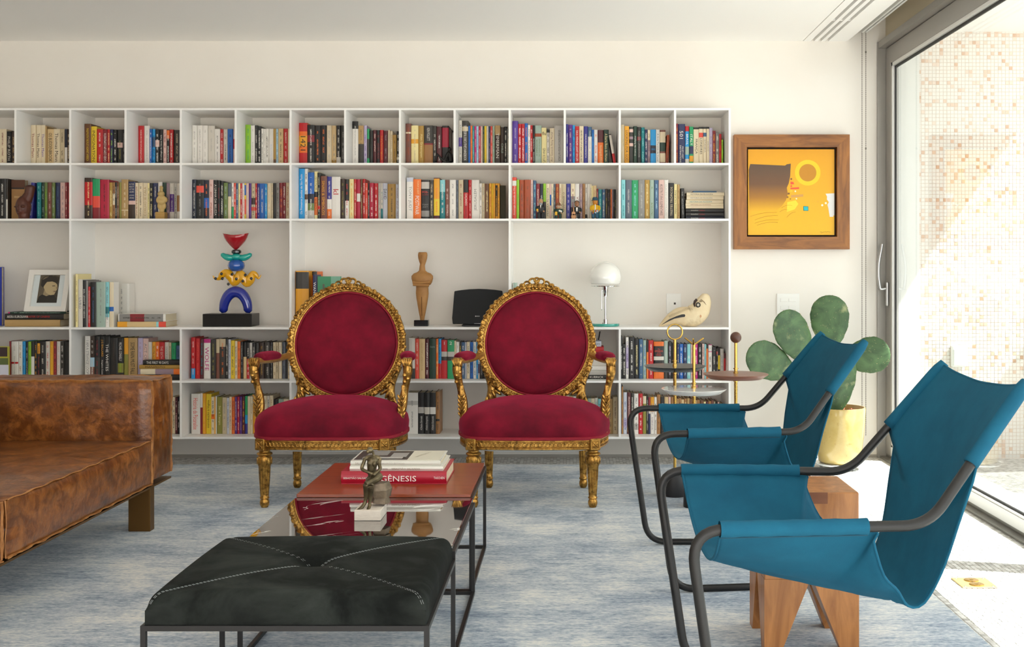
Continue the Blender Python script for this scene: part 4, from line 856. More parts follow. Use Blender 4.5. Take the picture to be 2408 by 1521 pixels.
# ------------------------------------------------------------------ gilded oval-back armchairs
SEAT = smooth_path([(0, -.305, 0), (.18, -.298, 0), (.295, -.27, 0), (.352, -.15, 0), (.366, -.01, 0), (.335, .14, 0), (.262, .262, 0), (.12, .285, 0),
                    (0, .288, 0), (-.12, .285, 0), (-.262, .262, 0), (-.335, .14, 0), (-.366, -.01, 0), (-.352, -.15, 0), (-.295, -.27, 0), (-.18, -.298, 0)], 5, True)
def seat_ring(k, z, dy=0.0): return [Vector((p.x*k, (p.y-dy)*k+dy, z)) for p in SEAT]
def make_armchair():
    t = thing('armchair', '', 'armchair', (0, 0, 0), 0, 'gilded oval-back armchairs')
    # upholstered seat
    q = MB()
    prof = [(.985, .328), (1.0, .334), (1.022, .356), (1.028, .384), (1.012, .412), (.965, .436), (.88, .456), (.76, .474), (.6, .489), (.42, .5), (.22, .506), (.06, .508)]
    rows = [seat_ring(k, z, .03) for k, z in prof]; q.grid(rows, closeu=True)
    n = len(SEAT); q.f.append(tuple(len(q.v)-n+j for j in range(n))); q.m.append(0); q.f.append(tuple(range(n-1, -1, -1))); q.m.append(0)
    seat = q.build('seat', VELVET, t, angle=180)
    q = MB(); q.tube(seat_ring(1.012, .338), .0085, 6, closed=True); q.build('braid', GIMP, seat)
    # carved rail
    q = MB(); rows = [seat_ring(k, z) for k, z in ((.96, .284), (1.0, .284), (1.012, .288), (1.012, .293), (.998, .296), (.998, .322), (1.012, .325), (1.012, .331), (1.0, .334), (.9, .334))]
    q.grid(rows, closeu=True); rail = q.build('seat_rail', GOLD, t)
    q = MB(); per = [0.0]
    for j in range(n): per.append(per[-1]+(SEAT[(j+1) % n]-SEAT[j]).length)
    N = 124
    for i in range(N):
        s = per[-1]*i/N; j = max(k for k in range(n) if per[k] <= s); f = (s-per[j])/(per[j+1]-per[j])
        p = SEAT[j].lerp(SEAT[(j+1) % n], f); tg = (SEAT[(j+1) % n]-SEAT[j]).normalized(); nr = Vector((tg.y, -tg.x, 0))
        if nr.y > .7: continue
        rot = Matrix((tg, Vector((0, 0, 1)), nr)).transposed()
        q.torus(Vector((p.x, p.y, .309))+nr*.0005, .0098, .0028, rot, 10, 5)
    g = q.build('guilloche', GOLD, rail); g['kind'] = 'stuff'
    for sx in (-1, 1):                                                 # corner blocks with rosettes
        q = MB(); rot = RZ(sx*.32); c = Vector((sx*.292, -.268, .309)); q.rbox(c, (.052, .05, .056), .004, 1, rot=rot)
        blk = q.build('corner_block', GOLD, rail)
        q = MB(); fr = c+rot @ Vector((0, -.0255, 0))
        q.torus(fr, .018, .0028, rot @ RX90 @ RZ(PI/4), 4, 6, sx=1.25, sy=1.25)
        for k in range(4):
            a = PI/4+k*PI/2; q.ell(fr+rot @ Vector((math.cos(a)*.009, -.001, math.sin(a)*.009)), (.0095, .003, .0045), rot @ RYm(-a), 8, 5)
        q.ell(fr+rot @ Vector((0, -.003, 0)), .004, None, 8, 5)
        q.build('rosette', GOLD, blk)
    q = MB(); rows = [seat_ring(k, z) for k, z in ((.955, .29), (.93, .28), (.8, .268), (.5, .26), (.1, .258))]; q.grid(rows, closeu=True)
    q.build('dust_cover', plain('dcdad6', .9), t, angle=180)
    # legs
    def flutes(z0, z1): return lambda a, z: 1.0-(.15*(.5+.5*math.cos(10*a))**2 if z0 < z < z1 else 0)
    fp = [(.033, .286), (.034, .279), (.026, .274), (.026, .268), (.036, .263), (.038, .257), (.034, .252), (.029, .249), (.0335, .243), (.0345, .232), (.034, .218), (.031, .204), (.0295, .2), (.0285, .195), (.027, .16), (.0245, .12), (.0222, .085), (.0205, .06), (.0195, .052), (.0225, .049), (.0225, .044), (.0175, .04), (.021, .034), (.023, .024), (.0215, .012), (.017, .004), (.016, 0)]
    for sx in (-1, 1):
        q = MB(); q.lathe(fp[::-1], 40, (sx*.2875, -.24, 0), flute=flutes(.055, .197))
        l = q.build('leg', GOLD, t, angle=50)
        q = MB()
        for k in range(9):
            a = 2*PI*k/9; q.ell((sx*.2875+.0345*math.cos(a), -.24+.0345*math.sin(a), .226), (.004, .009, .019), RZ(a), 6, 5)
        lf = q.build('leaf_collar', GOLD, l); lf['kind'] = 'stuff'
        q = MB(); rp = [(.024, .29), (.0255, .24), (.0245, .2), (.0225, .14), (.0195, .08), (.018, .056), (.0215, .052), (.0215, .046), (.017, .042), (.0205, .034), (.022, .022), (.02, .01), (.016, .003), (.015, 0)]
        q.lathe([(r, z) for r, z in rp][::-1], 40, (sx*.248, .25, 0), flute=flutes(.06, .28)); q.build('leg', GOLD, t, angle=50)
    # oval back, leaning
    C0 = Vector((0, .315, .752)); TL = RXm(math.radians(-9))
    def bp_(u, v, w): return C0+TL @ Vector((u, -w, v))              # w forwards
    def fr(a): return TL @ RX90
    q = MB(); RA, RB = .272, .277
    sec = [(-.006, .004), (-.004, .014), (.004, .02), (.009, .02), (.012, .015), (.016, .016), (.024, .026), (.034, .026), (.041, .017), (.043, .002), (.04, -.014), (.03, -.02), (.005, -.02), (-.005, -.012)]
    rows = []
    for i in range(96):
        a = 2*PI*i/96; rows.append([bp_((RA+d)*math.cos(a), (RB+d)*math.sin(a), w) for d, w in sec])
    rows.append(rows[0]); q.grid(rows, closeu=True); ring = q.build('back_frame', GOLD, t, angle=60, fixn=True)
    q = MB()
    for i in range(112):
        a = 2*PI*i/112; q.ell(bp_((RA+.0125)*math.cos(a), (RB+.0125)*math.sin(a), .019), .0045, None, 6, 4)
    o = q.build('bead_row', GOLDP, ring); o['kind'] = 'stuff'
    q = MB(); rnd = random.Random(5)
    seq = ['bud', 'curl', 'bar', 'leaf', 'curl', 'flower']
    K = 60
    for i in range(K):
        a = 2*PI*(i+.5)/K; c = bp_((RA+.03)*math.cos(a), (RB+.03)*math.sin(a), .024); base = TL @ RYm(-a) @ Matrix.Identity(3)
        ty = seq[i % 6]
        if ty == 'bar': q.rbox(c, (.026, .014, .024), .004, 1, rot=base)
        elif ty in ('curl', 'flower'):
            q.torus(c+TL @ Vector((0, -.004, 0)), .0085, .0042, TL @ RX90, 12, 6); q.ell(c+TL @ Vector((0, -.006, 0)), .0046, None, 7, 5)
            q.ell(bp_((RA+.041)*math.cos(a), (RB+.041)*math.sin(a), .014), (.007, .007, .011), base, 7, 5)
        elif ty == 'bud':
            for d in (-.008, 0, .008): q.ell(c+base @ Vector((d, -.002, 0)), (.0042, .009, .0145), base @ RYm(d*40), 7, 5)
        else:
            for d in (-.5, .5): q.ell(c+base @ Vector((.003*d, -.001, d*.011)), (.013, .008, .0062), base @ RYm(.7*d), 8, 5)
    o = q.build('carved_leaves', GOLD, ring); o['kind'] = 'stuff'
    # ribbon crest on top
    q = MB(); top = RB+.03
    for u, v, R, r in ((-.022, .024, .017, .0065), (.022, .024, .017, .0065), (0, .033, .012, .006), (-.052, .011, .014, .006), (.052, .011, .014, .006)):
        q.torus(bp_(u, top+v, .012), R, r, TL @ RX90, 14, 6, sx=1.1)
    for u, v, w in ((-.078, .003, .013), (.078, .003, .013), (-.1, -.01, .01), (.1, -.01, .01), (0, .008, .01), (-.036, .004, .01), (.036, .004, .01)):
        q.ell(bp_(u, top+v, .016), (w*1.3, w*.8, w), None, 9, 6)
    for k in range(9):
        u = -.08+k*.02; q.rbox(bp_(u, RB*math.sqrt(max(0, 1-(u/RA)**2))+.016, .022), (.013, .012, .014), .004, 1)
    q.build('crest', GOLD, ring)
    q = MB(); rows = []
    for f, w in ((1.0, -.004), (.985, .01), (.95, .02), (.88, .027), (.7, .034), (.45, .039), (.2, .041), (.03, .0415)):
        rows.append([bp_((RA-.002)*f*math.cos(2*PI*j/64), (RB-.002)*f*math.sin(2*PI*j/64), w) for j in range(64)])
    q.grid(rows, closeu=True); q.f.append(tuple(len(q.v)-64+j for j in range(64))); q.m.append(0)
    rows = [[bp_((RA-.002)*f*math.cos(2*PI*j/64), (RB-.002)*f*math.sin(2*PI*j/64), w) for j in range(64)] for f, w in ((1.0, -.004), (.9, -.02), (.5, -.026), (.03, -.028))]
    b0 = MB(); q.grid([r[::-1] for r in rows], closeu=True)
    pad = q.build('back_pad', VELVET, t, angle=180)
    q = MB(); q.tube([bp_((RA-.004)*math.cos(2*PI*j/72), (RB-.004)*math.sin(2*PI*j/72), .0165) for j in range(72)], .005, 6, closed=True); q.build('braid', GIMP, pad)
    for sx in (-1, 1):
        # scrolled stile between the seat and the oval
        q = MB(); pa = smooth_path([(sx*.268, .262, .30), (sx*.262, .268, .38), (sx*.246, .28, .45), (sx*.232, .292, .52), (sx*.245, .302, .585), (sx*.272, .308, .64)], 6)
        q.tube(pa, [.026-.004*math.sin(i/len(pa)*6) for i in range(len(pa))], 10); st = q.build('stile', GOLD, t)
        q = MB()
        for k, (x, y, z, l, a) in enumerate(((.225, .262, .49, .05, .5), (.205, .268, .5, .05, .95), (.243, .258, .475, .05, .15), (.262, .255, .455, .045, -.15), (.185, .276, .52, .045, 1.2), (.25, .272, .55, .03, -.5), (.262, .282, .59, .03, -.6), (.23, .272, .535, .03, .5), (.262, .245, .415, .04, -.05), (.24, .25, .42, .04, .2))):
            q.ell((sx*x, y, z), (.0095, .009, l*.55), RYm(sx*a), 8, 6)
        q.torus((sx*.255, .25, .44), .017, .0065, RX90, 12, 6)
        o = q.build('acanthus', GOLD, st); o['kind'] = 'stuff'
        # arm: wooden rail, pad, carved support
        q = MB(); pa = smooth_path([(sx*.285, .305, .70), (sx*.315, .25, .688), (sx*.345, .15, .683), (sx*.368, .03, .687), (sx*.378, -.06, .69)], 6)
        q.tube(pa, [.02+.004*math.sin(i/len(pa)*PI) for i in range(len(pa))], 10, sy=.75); arm = q.build('arm', GOLDP, t)
        q = MB(); pp = smooth_path([(sx*.338, .19, .699), (sx*.352, .12, .704), (sx*.366, .04, .706), (sx*.376, -.03, .705)], 6); m_ = len(pp)-1
        q.tube(pp, [.006+.034*math.sqrt(max(0, 1-(2*i/m_-1)**4)) for i in range(m_+1)], 16, sy=.62, up=(0, 0, 1)); q.build('arm_pad', VELVET, arm, angle=180)
        q = MB(); pa = smooth_path([(sx*.38, -.085, .69), (sx*.382, -.088, .64), (sx*.372, -.075, .58), (sx*.36, -.068, .52), (sx*.352, -.085, .46), (sx*.347, -.115, .4), (sx*.343, -.14, .33)], 6)
        q.tube(pa, [.0205+.0035*math.sin(i*.35) for i in range(len(pa))], 8, up=(1, 0, 0)); sp_ = q.build('arm_support', GOLD, arm, angle=60)
        q = MB(); q.lathe([(.0, -.022), (.024, -.022), (.026, -.016), (.024, 0), (.026, .016), (.024, .022), (0, .022)], 18, (sx*.38, -.088, .685), rot=RYm(PI/2))
        for k in range(7):
            a = -1.2+k*.4; q.ell((sx*.38+math.sin(a)*.02, -.112, .685+math.cos(a)*.004), (.0038, .005, .021), RYm(a*.35), 6, 5)
        for k in range(5):
            for s in (-1, 1): q.ell((sx*.356+s*.010, -.118-.004*k, .43+k*.022), (.006, .006, .017), RYm(s*.55), 6, 5)
        q.ell((sx*.354, -.122, .5), (.018, .008, .012), None, 8, 5)
        for k in range(4): q.ell((sx*.376+(-.008 if k % 2 else .008), -.102, .64-.016*k), (.011, .009, .01), None, 7, 5)
        q.rbox((sx*.36, -.088, .545), (.02, .012, .06), .004, 1)
        o = q.build('carving', GOLD, sp_); o['kind'] = 'stuff'
    return t
ch = make_armchair(); ch.location = (-1.186, 5.68, 0.0123); ch['label'] = 'gilded oval-back armchair in crimson velvet standing nearer the leather sofa'
c2 = copy_tree(ch); c2.location = (-.177, 5.68, 0.0123); c2['label'] = 'gilded oval-back armchair in crimson velvet standing beside the brass-stemmed side tables'

RZ0 = .0123
# ------------------------------------------------------------------ blue sling chairs
def make_sling(name, label, loc, rotz, sl):
    t = thing(name, label, 'armchair', loc, rotz, 'blue sling armchairs')
    rt = .0125
    Fp = lambda s: Vector((-.285, s*.375, .566)); Bp = lambda s: Vector((.262, s*.34, .566)); Tp = lambda s: Vector((.505, s*.275, .872))
    pts = [Tp(-1), Bp(-1), Fp(-1), (-.205, -.35, rt), (.5, -.31, rt), (.5, .31, rt), (-.205, .35, rt), Fp(1), Bp(1), Tp(1)]
    path = []; P = [Vector(p) for p in pts]; rad = [0, .06, .085, .08, .07, .07, .08, .085, .06, 0]
    out = [P[0]]
    for i in range(1, len(P)-1):
        a, b_, c = P[i-1], P[i], P[i+1]; d1, d2 = a-b_, c-b_; l = rad[i]
        p0, p2 = b_+d1.normalized()*l, b_+d2.normalized()*l
        for k in range(9):
            u = k/8; out.append(p0*(1-u)**2+b_*2*u*(1-u)+p2*u*u)
    out.append(P[-1])
    q = MB(); q.tube(out, rt, 14); q.build('tube_frame', BLACKM, t)
    # sling
    def arm(s, x): f = (x+.285)/(.262+.285); return Fp(s).lerp(Bp(s), f)
    def upr(s, f): return Bp(s).lerp(Tp(s), f)
    xs0, xs1 = -.215+sl, .118+sl
    c_tab = [(0, xs0+.012, .425), (.1, xs0+.1, .4), (.2, xs0+.2, .375), (.3, xs0+.3, .35), (.38, .175+sl*.5, .336), (.44, .235+sl*.4, .33), (.5, .29+sl*.25, .352), (.56, .33+sl*.15, .42), (.65, .37+sl*.1, .53), (.75, .412+sl*.05, .655), (.87, .462, .775), (1, .512, .857)]
    a1, u0, u1 = arm(1, xs1), upr(1, .46), upr(1, 1.02); a0 = arm(1, xs0)
    e_tab = [(0, a0.x, a0.y, a0.z), (.27, a1.x, a1.y, a1.z), (.31, a1.x+.018, a1.y-.006, a1.z-.04), (.36, a1.x+.05, a1.y-.035, a1.z-.12), (.41, a1.x+.095, a1.y-.08, .4), (.46, .25+sl*.4, .235, .352), (.5, .292+sl*.25, .222, .356), (.55, .33+sl*.1, .24, .44), (.6, .358, .27, .56), (.635, u0.x+.012, u0.y-.008, u0.z-.02), (.66, u0.x, u0.y, u0.z), (1, u1.x, u1.y, u1.z)]
    cp = smooth_path([Vector((b_, 0, c_)) for a_, b_, c_ in c_tab], 6); ep = smooth_path([Vector((0, 0, 0))]*0+[Vector((r_[1], r_[2], r_[3])) for r_ in e_tab], 6)
    ct = [c_tab[min(i//6, len(c_tab)-1)][0]+(c_tab[min(i//6+1, len(c_tab)-1)][0]-c_tab[min(i//6, len(c_tab)-1)][0])*(i % 6)/6 for i in range(len(cp))]
    et = [e_tab[min(i//6, len(e_tab)-1)][0]+(e_tab[min(i//6+1, len(e_tab)-1)][0]-e_tab[min(i//6, len(e_tab)-1)][0])*(i % 6)/6 for i in range(len(ep))]
    def at(tab, ts, u):
        for i in range(len(ts)-1):
            if u <= ts[i+1]+1e-9:
                f = (u-ts[i])/(ts[i+1]-ts[i]+1e-9); return tab[i].lerp(tab[i+1], max(0, min(1, f)))
        return tab[-1]
    rows = []; NT, NU = 72, 25
    for i in range(NT+1):
        u = i/NT; c = at(cp, ct, u); e = at(ep, et, u); row = []
        pw = 2.3 if u < .5 else 2.0
        for j in range(NU):
            v = -1+2*j/(NU-1); w = abs(v)**pw
            wr = .005*math.sin(v*19+u*9)*math.sin(u*PI*3)*(1-w) if u < .45 else .0026*math.sin(v*9+u*17)*(1-w)*(1.2-u)
            row.append(Vector((c.x*(1-w)+e.x*w+wr*.5, v*e.y, c.z*(1-w)+e.z*w+wr)))
        rows.append(row)
    q = MB(); q.grid(rows); o = q.build('sling', CANVAS, t, angle=180)
    m = o.modifiers.new('thickness', 'SOLIDIFY'); m.thickness = .0045; m.offset = 0
    for s in (-1, 1):
        q = MB(); pa = [arm(s, xs0-.002+(xs1-xs0+.004)*k/14) for k in range(15)]
        q.tube([p+Vector((0, 0, .0005)) for p in pa], [.0185+.0008*math.sin(k*1.9) for k in range(15)], 16, cap=False); sl1 = q.build('arm_sleeve', CANVAS, t, angle=180)
        q = MB(); q.tube([p+Vector((0, s*.0035, -.0185)) for p in pa], .0016, 6); q.build('seam', mat('blue_seam', '0e3f52', .9), sl1)
        q = MB(); pa = [upr(s, .44+.6*k/10) for k in range(11)]
        q.tube(pa, [.0185]*9+[.0175, .013], 14); sl2 = q.build('back_sleeve', CANVAS, t, angle=180)
        q = MB(); q.tube([p+Vector((.013, -s*.014, .0)) for p in pa[:-1]], .0016, 6); q.build('seam', mat('blue_seam', '0e3f52', .9), sl2)
    # edge hems
    for r_, nm in ((0, 'hem'), (NT, 'hem')):
        q = MB(); q.tube(rows[r_], .0035, 8); q.build(nm, CANVAS, o)
    for j in (0, NU-1):
        q = MB(); q.tube([rows[i][j] for i in range(int(.27*NT), int(.67*NT))], .0034, 8); q.build('hem', CANVAS, o)
    return t
make_sling('sling_armchair', 'blue canvas sling armchair on black tube frame in front of the wooden stool', (.545, 2.89, RZ0), math.radians(1), 0)
make_sling('sling_armchair', 'blue canvas sling armchair on black tube frame in front of the potted cactus', (.55, 4.36, RZ0), math.radians(3.5), .06)

# ------------------------------------------------------------------ hardwood stool with notched feet
t = thing('wooden_stool', 'solid hardwood block stool with V-notched legs between the two blue armchairs', 'stool', (.725, 3.515, RZ0))
HW, HD, HH, AP, FW = .142, .137, .478, .205, .052
q = MB(); q.rbox((0, 0, (HH+AP+.01)/2), (2*HW, 2*HD, HH-AP-.01), .004, 2); body = q.build('block', STOOLW, t)
for (x0, x1, y0, y1) in ((-HW, -HW+.075, -HD, -HD+.075), ) and ():
    pass
q = MB(); q.lohi((-HW-.0003, -HD-.0003, HH-.034), (-HW+.19, -HD+.06, HH-.0002)); q.build('inset_plank', mat('oiled_hardwood_dark', '5f331a', .45, col2='7d4a2a', scale=3, stretch=(.9, 7, 7), lo=.3, hi=.7), t, smooth=False)
for sx in (-1, 1):
    for sy in (-1, 1):
        # each foot is a corner prism that narrows downwards in both directions
        q = MB(); z1 = AP+.012
        a = [(sx*HW, sy*HD), (sx*.004, sy*HD), (sx*.004, sy*.004), (sx*HW, sy*.004)]; b_ = [(sx*HW, sy*HD), (sx*(HW-FW), sy*HD), (sx*(HW-FW), sy*(HD-FW)), (sx*HW, sy*(HD-FW))]
        q.add([(x, y, 0) for x, y in b_]+[(x, y, z1) for x, y in a], [(3, 2, 1, 0), (4, 5, 6, 7), (0, 1, 5, 4), (1, 2, 6, 5), (2, 3, 7, 6), (3, 0, 4, 7)])
        q.build('leg', STOOLW, t, smooth=False, fixn=True)

# ------------------------------------------------------------------ three nesting brass-stem tables
def disc_table(label, x, y, zd, zt, finial, dm, rb, hb):
    t = thing('side_table', label, 'side table', (x, y, RZ0))
    q = MB(); q.lathe([(0, 0), (rb, 0), (rb+.001, .004), (rb, hb-.006), (rb-.004, hb), (0, hb)], 40); q.build('base', mat('dark_iron', '2a2a2c', .5, .3), t)
    q = MB(); q.lathe([(0, hb), (.0075, hb), (.0075, zt), (0, zt)], 16)
    for k in range(26): q.torus((0, 0, zd-.19+k*.0068), .0078, .0018, None, 14, 5)
    pole = q.build('pole', BRASS, t)
    q = MB(); q.lathe([(.0, zd-.035), (.012, zd-.035), (.012, zd-.02), (0, zd-.02)], 18); q.build('collar', BRASS, pole)
    q = MB(); q.lathe([(0, zd+.005), (.0115, zd+.005), (.0115, zd+.012), (.0085, zd+.014), (.0085, zd+.026), (.0125, zd+.027), (.0125, zd+.031), (0, zd+.031)], 18); q.build('collar', BRASS, pole)
    q = MB(); R = .158; q.lathe([(0, zd-.02), (R-.03, zd-.02), (R-.004, zd-.002), (R, zd+.002), (R-.002, zd+.004), (0, zd+.005)], 64); q.build('table_top', dm, t)
    if finial == 'ring':
        q = MB(); q.torus((0, 0, zt+.04), .038, .0042, RX90, 36, 10); q.build('ring_handle', BRASS, t)
    elif finial == 'prongs':
        q = MB()
        for a in (.35, .35+2*PI/3, .35+4*PI/3): q.tube([(0, 0, zt-.008), (.052*math.cos(a), .052*math.sin(a), zt+.024)], .004, 8)
        q.build('prong_handle', BRASS, t)
    else:
        q = MB(); q.ell((0, 0, zt+.025), .0275, None, 24, 14); q.build('ball_knob', mat('walnut', '4a2c22', .35, col2='63402f', scale=5, stretch=(1, 1, 6)), t)
WALNUT = mat('walnut_top', '6b4130', .35, col2='865745', scale=3, stretch=(1, 8, 1), lo=.3, hi=.7)
BM2 = mat('black_disc_marble', '1b1b1c', .12, col2='6f6f70', scale=4, dist=3, lo=.62, hi=.82, coat=.4)
disc_table('round side table with black marble top and brass ring handle', .533, 5.72, .655, .79, 'ring', BM2, .058, .11)
disc_table('round side table with white marble top and three-pronged brass finial', .6, 5.45, .568, .79, 'prongs', WHITEMARB, .05, .12)
disc_table('round side table with walnut top and dark wooden ball knob', .81, 5.5, .635, .79, 'ball', WALNUT, .055, .12)

# ------------------------------------------------------------------ coffee table group: ottoman and two tables
def frame_parts(t, x0, x1, y0, y1, zt, b=.0125):
    h = b/2
    def bar(n, a, c):
        q = MB(); q.lohi(a, c); q.build(n, BLACKM, t, smooth=False)
    for x in (x0+h, x1-h):
        for y in (y0+h, y1-h): bar('leg', (x-h, y-h, 0), (x+h, y+h, zt-b))
    for y in (y0+h, y1-h):
        bar('top_rail', (x0, y-h, zt-b), (x1, y+h, zt)); bar('bottom_rail', (x0+b, y-h, 0), (x1-b, y+h, b))
    for x in (x0+h, x1-h):
        bar('top_rail', (x-h, y0+b, zt-b), (x+h, y1-b, zt)); bar('bottom_rail', (x-h, y0+b, 0), (x+h, y1-b, b))
ct1 = thing('coffee_table', 'square coffee table with red brown wooden top on thin black frame', 'coffee table', (-.656, 4.315, RZ0))
frame_parts(ct1, -.312, .312, -.324, .324, .3505-RZ0)
q = MB(); q.rbox((-.004, 0, .357-RZ0), (.616, .648, .012), .0015, 2); q.build('table_top', CHERRY, ct1)
ct2 = thing('coffee_table', 'square coffee table with veined black marble top on thin black frame', 'coffee table', (-.653, 3.637, RZ0))
frame_parts(ct2, -.318, .318, -.346, .346, .336-RZ0)
q = MB(); q.rbox((-.004, 0, .3438-RZ0), (.628, .692, .0152), .002, 2); q.build('table_top', BLACKMARB, ct2)
ot = thing('ottoman', 'low square black suede ottoman with buttoned cushion on black metal frame', 'ottoman', (-.675, 2.975, RZ0))
OW, OD, OZ = .342, .308, .315
frame_parts(ot, -OW, OW, -OD, OD, OZ-RZ0)
q = MB(); q.lohi((-OW+.013, -OD+.013, OZ-.017-RZ0), (OW-.013, OD-.013, OZ-.009-RZ0)); q.build('seat_panel', BLACKM, ot, smooth=False)
def cush(u, v):
    """top height of the buttoned cushion at -1..1"""
    r = math.hypot(u, v); er = .034; dr = 0.0
    for g, S_ in ((u, OW), (v, OD)):
        d_ = S_*(1-abs(g))
        if d_ < er: dr += (1-math.sqrt(max(0, 1-((er-d_)/er)**2)))**1.0
    e = max(0.0, 1-min(1, dr))
    d = .02*math.exp(-(r/.11)**2)+.008*math.exp(-(r/.42)**2)
    x_ = .0035*math.exp(-((abs(u)-abs(v))/.035)**2)
    return .044+.034*e+.009*(1-.5*(u*u+v*v))-d-x_
q = MB(); N = 56; rows = []
for i in range(N+1):
    v = math.sin((-1+2*i/N)*PI/2*.98)/math.sin(PI/2*.98); row = []
    for j in range(N+1):
        u = math.sin((-1+2*j/N)*PI/2*.98)/math.sin(PI/2*.98)
        bul = 1+.012*math.sin(PI*(.5+.5*0))
        row.append(Vector((u*(OW-.008), v*(OD-.008), .001+OZ-.009-RZ0+cush(u, v)*1.02)))
    rows.append(row)
q.grid(rows)
# sides
edge = [rows[0][j] for j in range(N+1)]+[rows[i][N] for i in range(1, N+1)]+[rows[N][j] for j in range(N-1, -1, -1)]+[rows[i][0] for i in range(N-1, 0, -1)]
q.grid([[Vector((p.x, p.y, OZ-.0085-RZ0)) for p in edge], edge], closeu=True)
cu = q.build('cushion', SUEDE, ot, angle=180)
q = MB(); q.ell((0, 0, .003+OZ-.009-RZ0+cush(0, 0)), (.018, .018, .006), None, 18, 8); q.build('button', SUEDE, cu)
for sx in (-1, 1):
    for sy in (-1, 1):
        for off in (-.006, .006):
            q = MB()
            for k in range(44):
                f0 = .05+.93*k/44; f1 = f0+.93/44*.62
                pp = []
                for f in (f0, (f0+f1)/2, f1):
                    u, v = sx*f+off*sy, sy*f-off*sx; u = max(-.995, min(.995, u)); v = max(-.995, min(.995, v))
                    pp.append(Vector((u*(OW-.008), v*(OD-.008), .0018+OZ-.009-RZ0+cush(u, v)*1.02)))
                q.tube(pp, .0007, 4)
            o = q.build('stitching', THREAD, cu); o['kind'] = 'stuff'

# ------------------------------------------------------------------ leather sofa
so = thing('leather_sofa', 'low brown leather sofa with raw-edged seams on flat bronze legs', 'sofa', (-2.2, 4.0, RZ0))
def cushion(name, a, b, puff, parent, seams=True, seed=1, n=14, edges=None, mtl=None):
    """puffy leather block between corners a and b (world), seams as raw flanges along its edges"""
    O = Vector(parent.location); a = Vector(a)-O; b = Vector(b)-O; c = (a+b)/2; h = (b-a)/2; rnd = random.Random(seed)
    bm = bmesh.new(); bmesh.ops.create_cube(bm, size=2.0); bmesh.ops.subdivide_edges(bm, edges=list(bm.edges), cuts=n, use_grid_fill=True)
    for v in bm.verts:
        p = v.co; x, y, z = p
        ex, ey, ez = 1-abs(x)**4, 1-abs(y)**4, 1-abs(z)**4
        k = Vector((math.copysign(1, x)*(abs(x) > .999)*ey*ez, math.copysign(1, y)*(abs(y) > .999)*ex*ez, math.copysign(1, z)*(abs(z) > .999)*ex*ey))
        w = .004*math.sin(x*9+seed)*math.sin(y*11+seed*2)*math.sin(z*8)+.003*math.sin(y*23+x*5+seed)
        v.co = Vector((c.x+x*h.x, c.y+y*h.y, c.z+z*h.z))+k*(puff+w)
    q = MB(); bm.verts.index_update(); q.add([v.co for v in bm.verts], [[v.index for v in f.verts] for f in bm.faces]); bm.free()
    o = q.build(name, LEATHER, parent, angle=75)
    if seams:
        cs = lambda i, j, k: Vector((c.x+i*h.x, c.y+j*h.y, c.z+k*h.z))
        for (p, r) in edges or []:
            p0, p1 = cs(*p), cs(*r); out = (p0-c+(p1-c)).normalized(); L_ = (p1-p0).length; m = max(4, int(L_/.016)); rows = [[], [], [], []]
            for k in range(m+1):
                f = k/m; bs = p0.lerp(p1, f); j1 = rnd.uniform(-.002, .003); up = out*(.007+j1*.8+.0012*math.sin(k*.9)); sd = (p1-p0).normalized().cross(out)*.0015
                wob = (p1-p0).normalized().cross(out)*.002*math.sin(k*.7+seed)
                rows[0].append(bs-out*.004+sd+wob); rows[1].append(bs+up+sd+wob); rows[2].append(bs+up-sd+wob); rows[3].append(bs-out*.004-sd+wob)
            s = MB(); s.grid(rows); s.build('seam', LEATHERE, o, angle=75)
    return o
E3 = lambda *e: list(e)
cushion('seat_cushion', (-2.5, 3.645, .225), (-1.825, 4.915, .412), .016, so, seed=3, edges=[((1, -1, 1), (1, 1, 1)), ((1, -1, -1), (1, 1, -1)), ((1, 1, -1), (1, 1, 1)), ((1, -1, -1), (1, -1, 1))])
cushion('seat_cushion', (-2.5, 2.35, .225), (-1.825, 3.615, .412), .016, so, seed=8, edges=[((1, -1, 1), (1, 1, 1)), ((1, -1, -1), (1, 1, -1)), ((1, 1, -1), (1, 1, 1))])
cushion('armrest', (-2.78, 4.935, .235), (-1.83, 5.165, .668), .012, so, seed=5, edges=[((-1, -1, 1), (1, -1, 1)), ((1, -1, 1), (1, 1, 1)), ((1, -1, -1), (1, -1, 1)), ((1, 1, -1), (1, 1, 1)), ((-1, 1, 1), (1, 1, 1))])
cushion('backrest', (-2.98, 2.35, .235), (-2.79, 5.165, .66), .012, so, seed=9, edges=[((1, -1, 1), (1, 1, 1))])
cushion('back_cushion', (-2.79, 3.66, .425), (-2.53, 4.9, .70), .03, so, seed=11, edges=[((1, 1, -1), (1, 1, 1)), ((1, -1, 1), (1, 1, 1))])
cushion('back_cushion', (-2.79, 2.36, .425), (-2.53, 3.63, .70), .03, so, seed=12, edges=[((1, -1, 1), (1, 1, 1))])
q = MB(); q.lohi((-.78, -1.66, .192), (.372, 1.168, .2)); q.build('base_plate', BRONZE, so, smooth=False)
for x, y in ((-1.885, 4.935), (-2.86, 4.935), (-1.885, 2.5), (-2.86, 2.5)):
    q = MB(); q.rbox((x+2.2, y-4.0, .096), (.094, .012, .192), .003, 1); q.rbox((x+2.2+.045, y-4.0+.02, .096), (.008, .05, .192), .002, 1); q.build('leg', BRONZE, so)

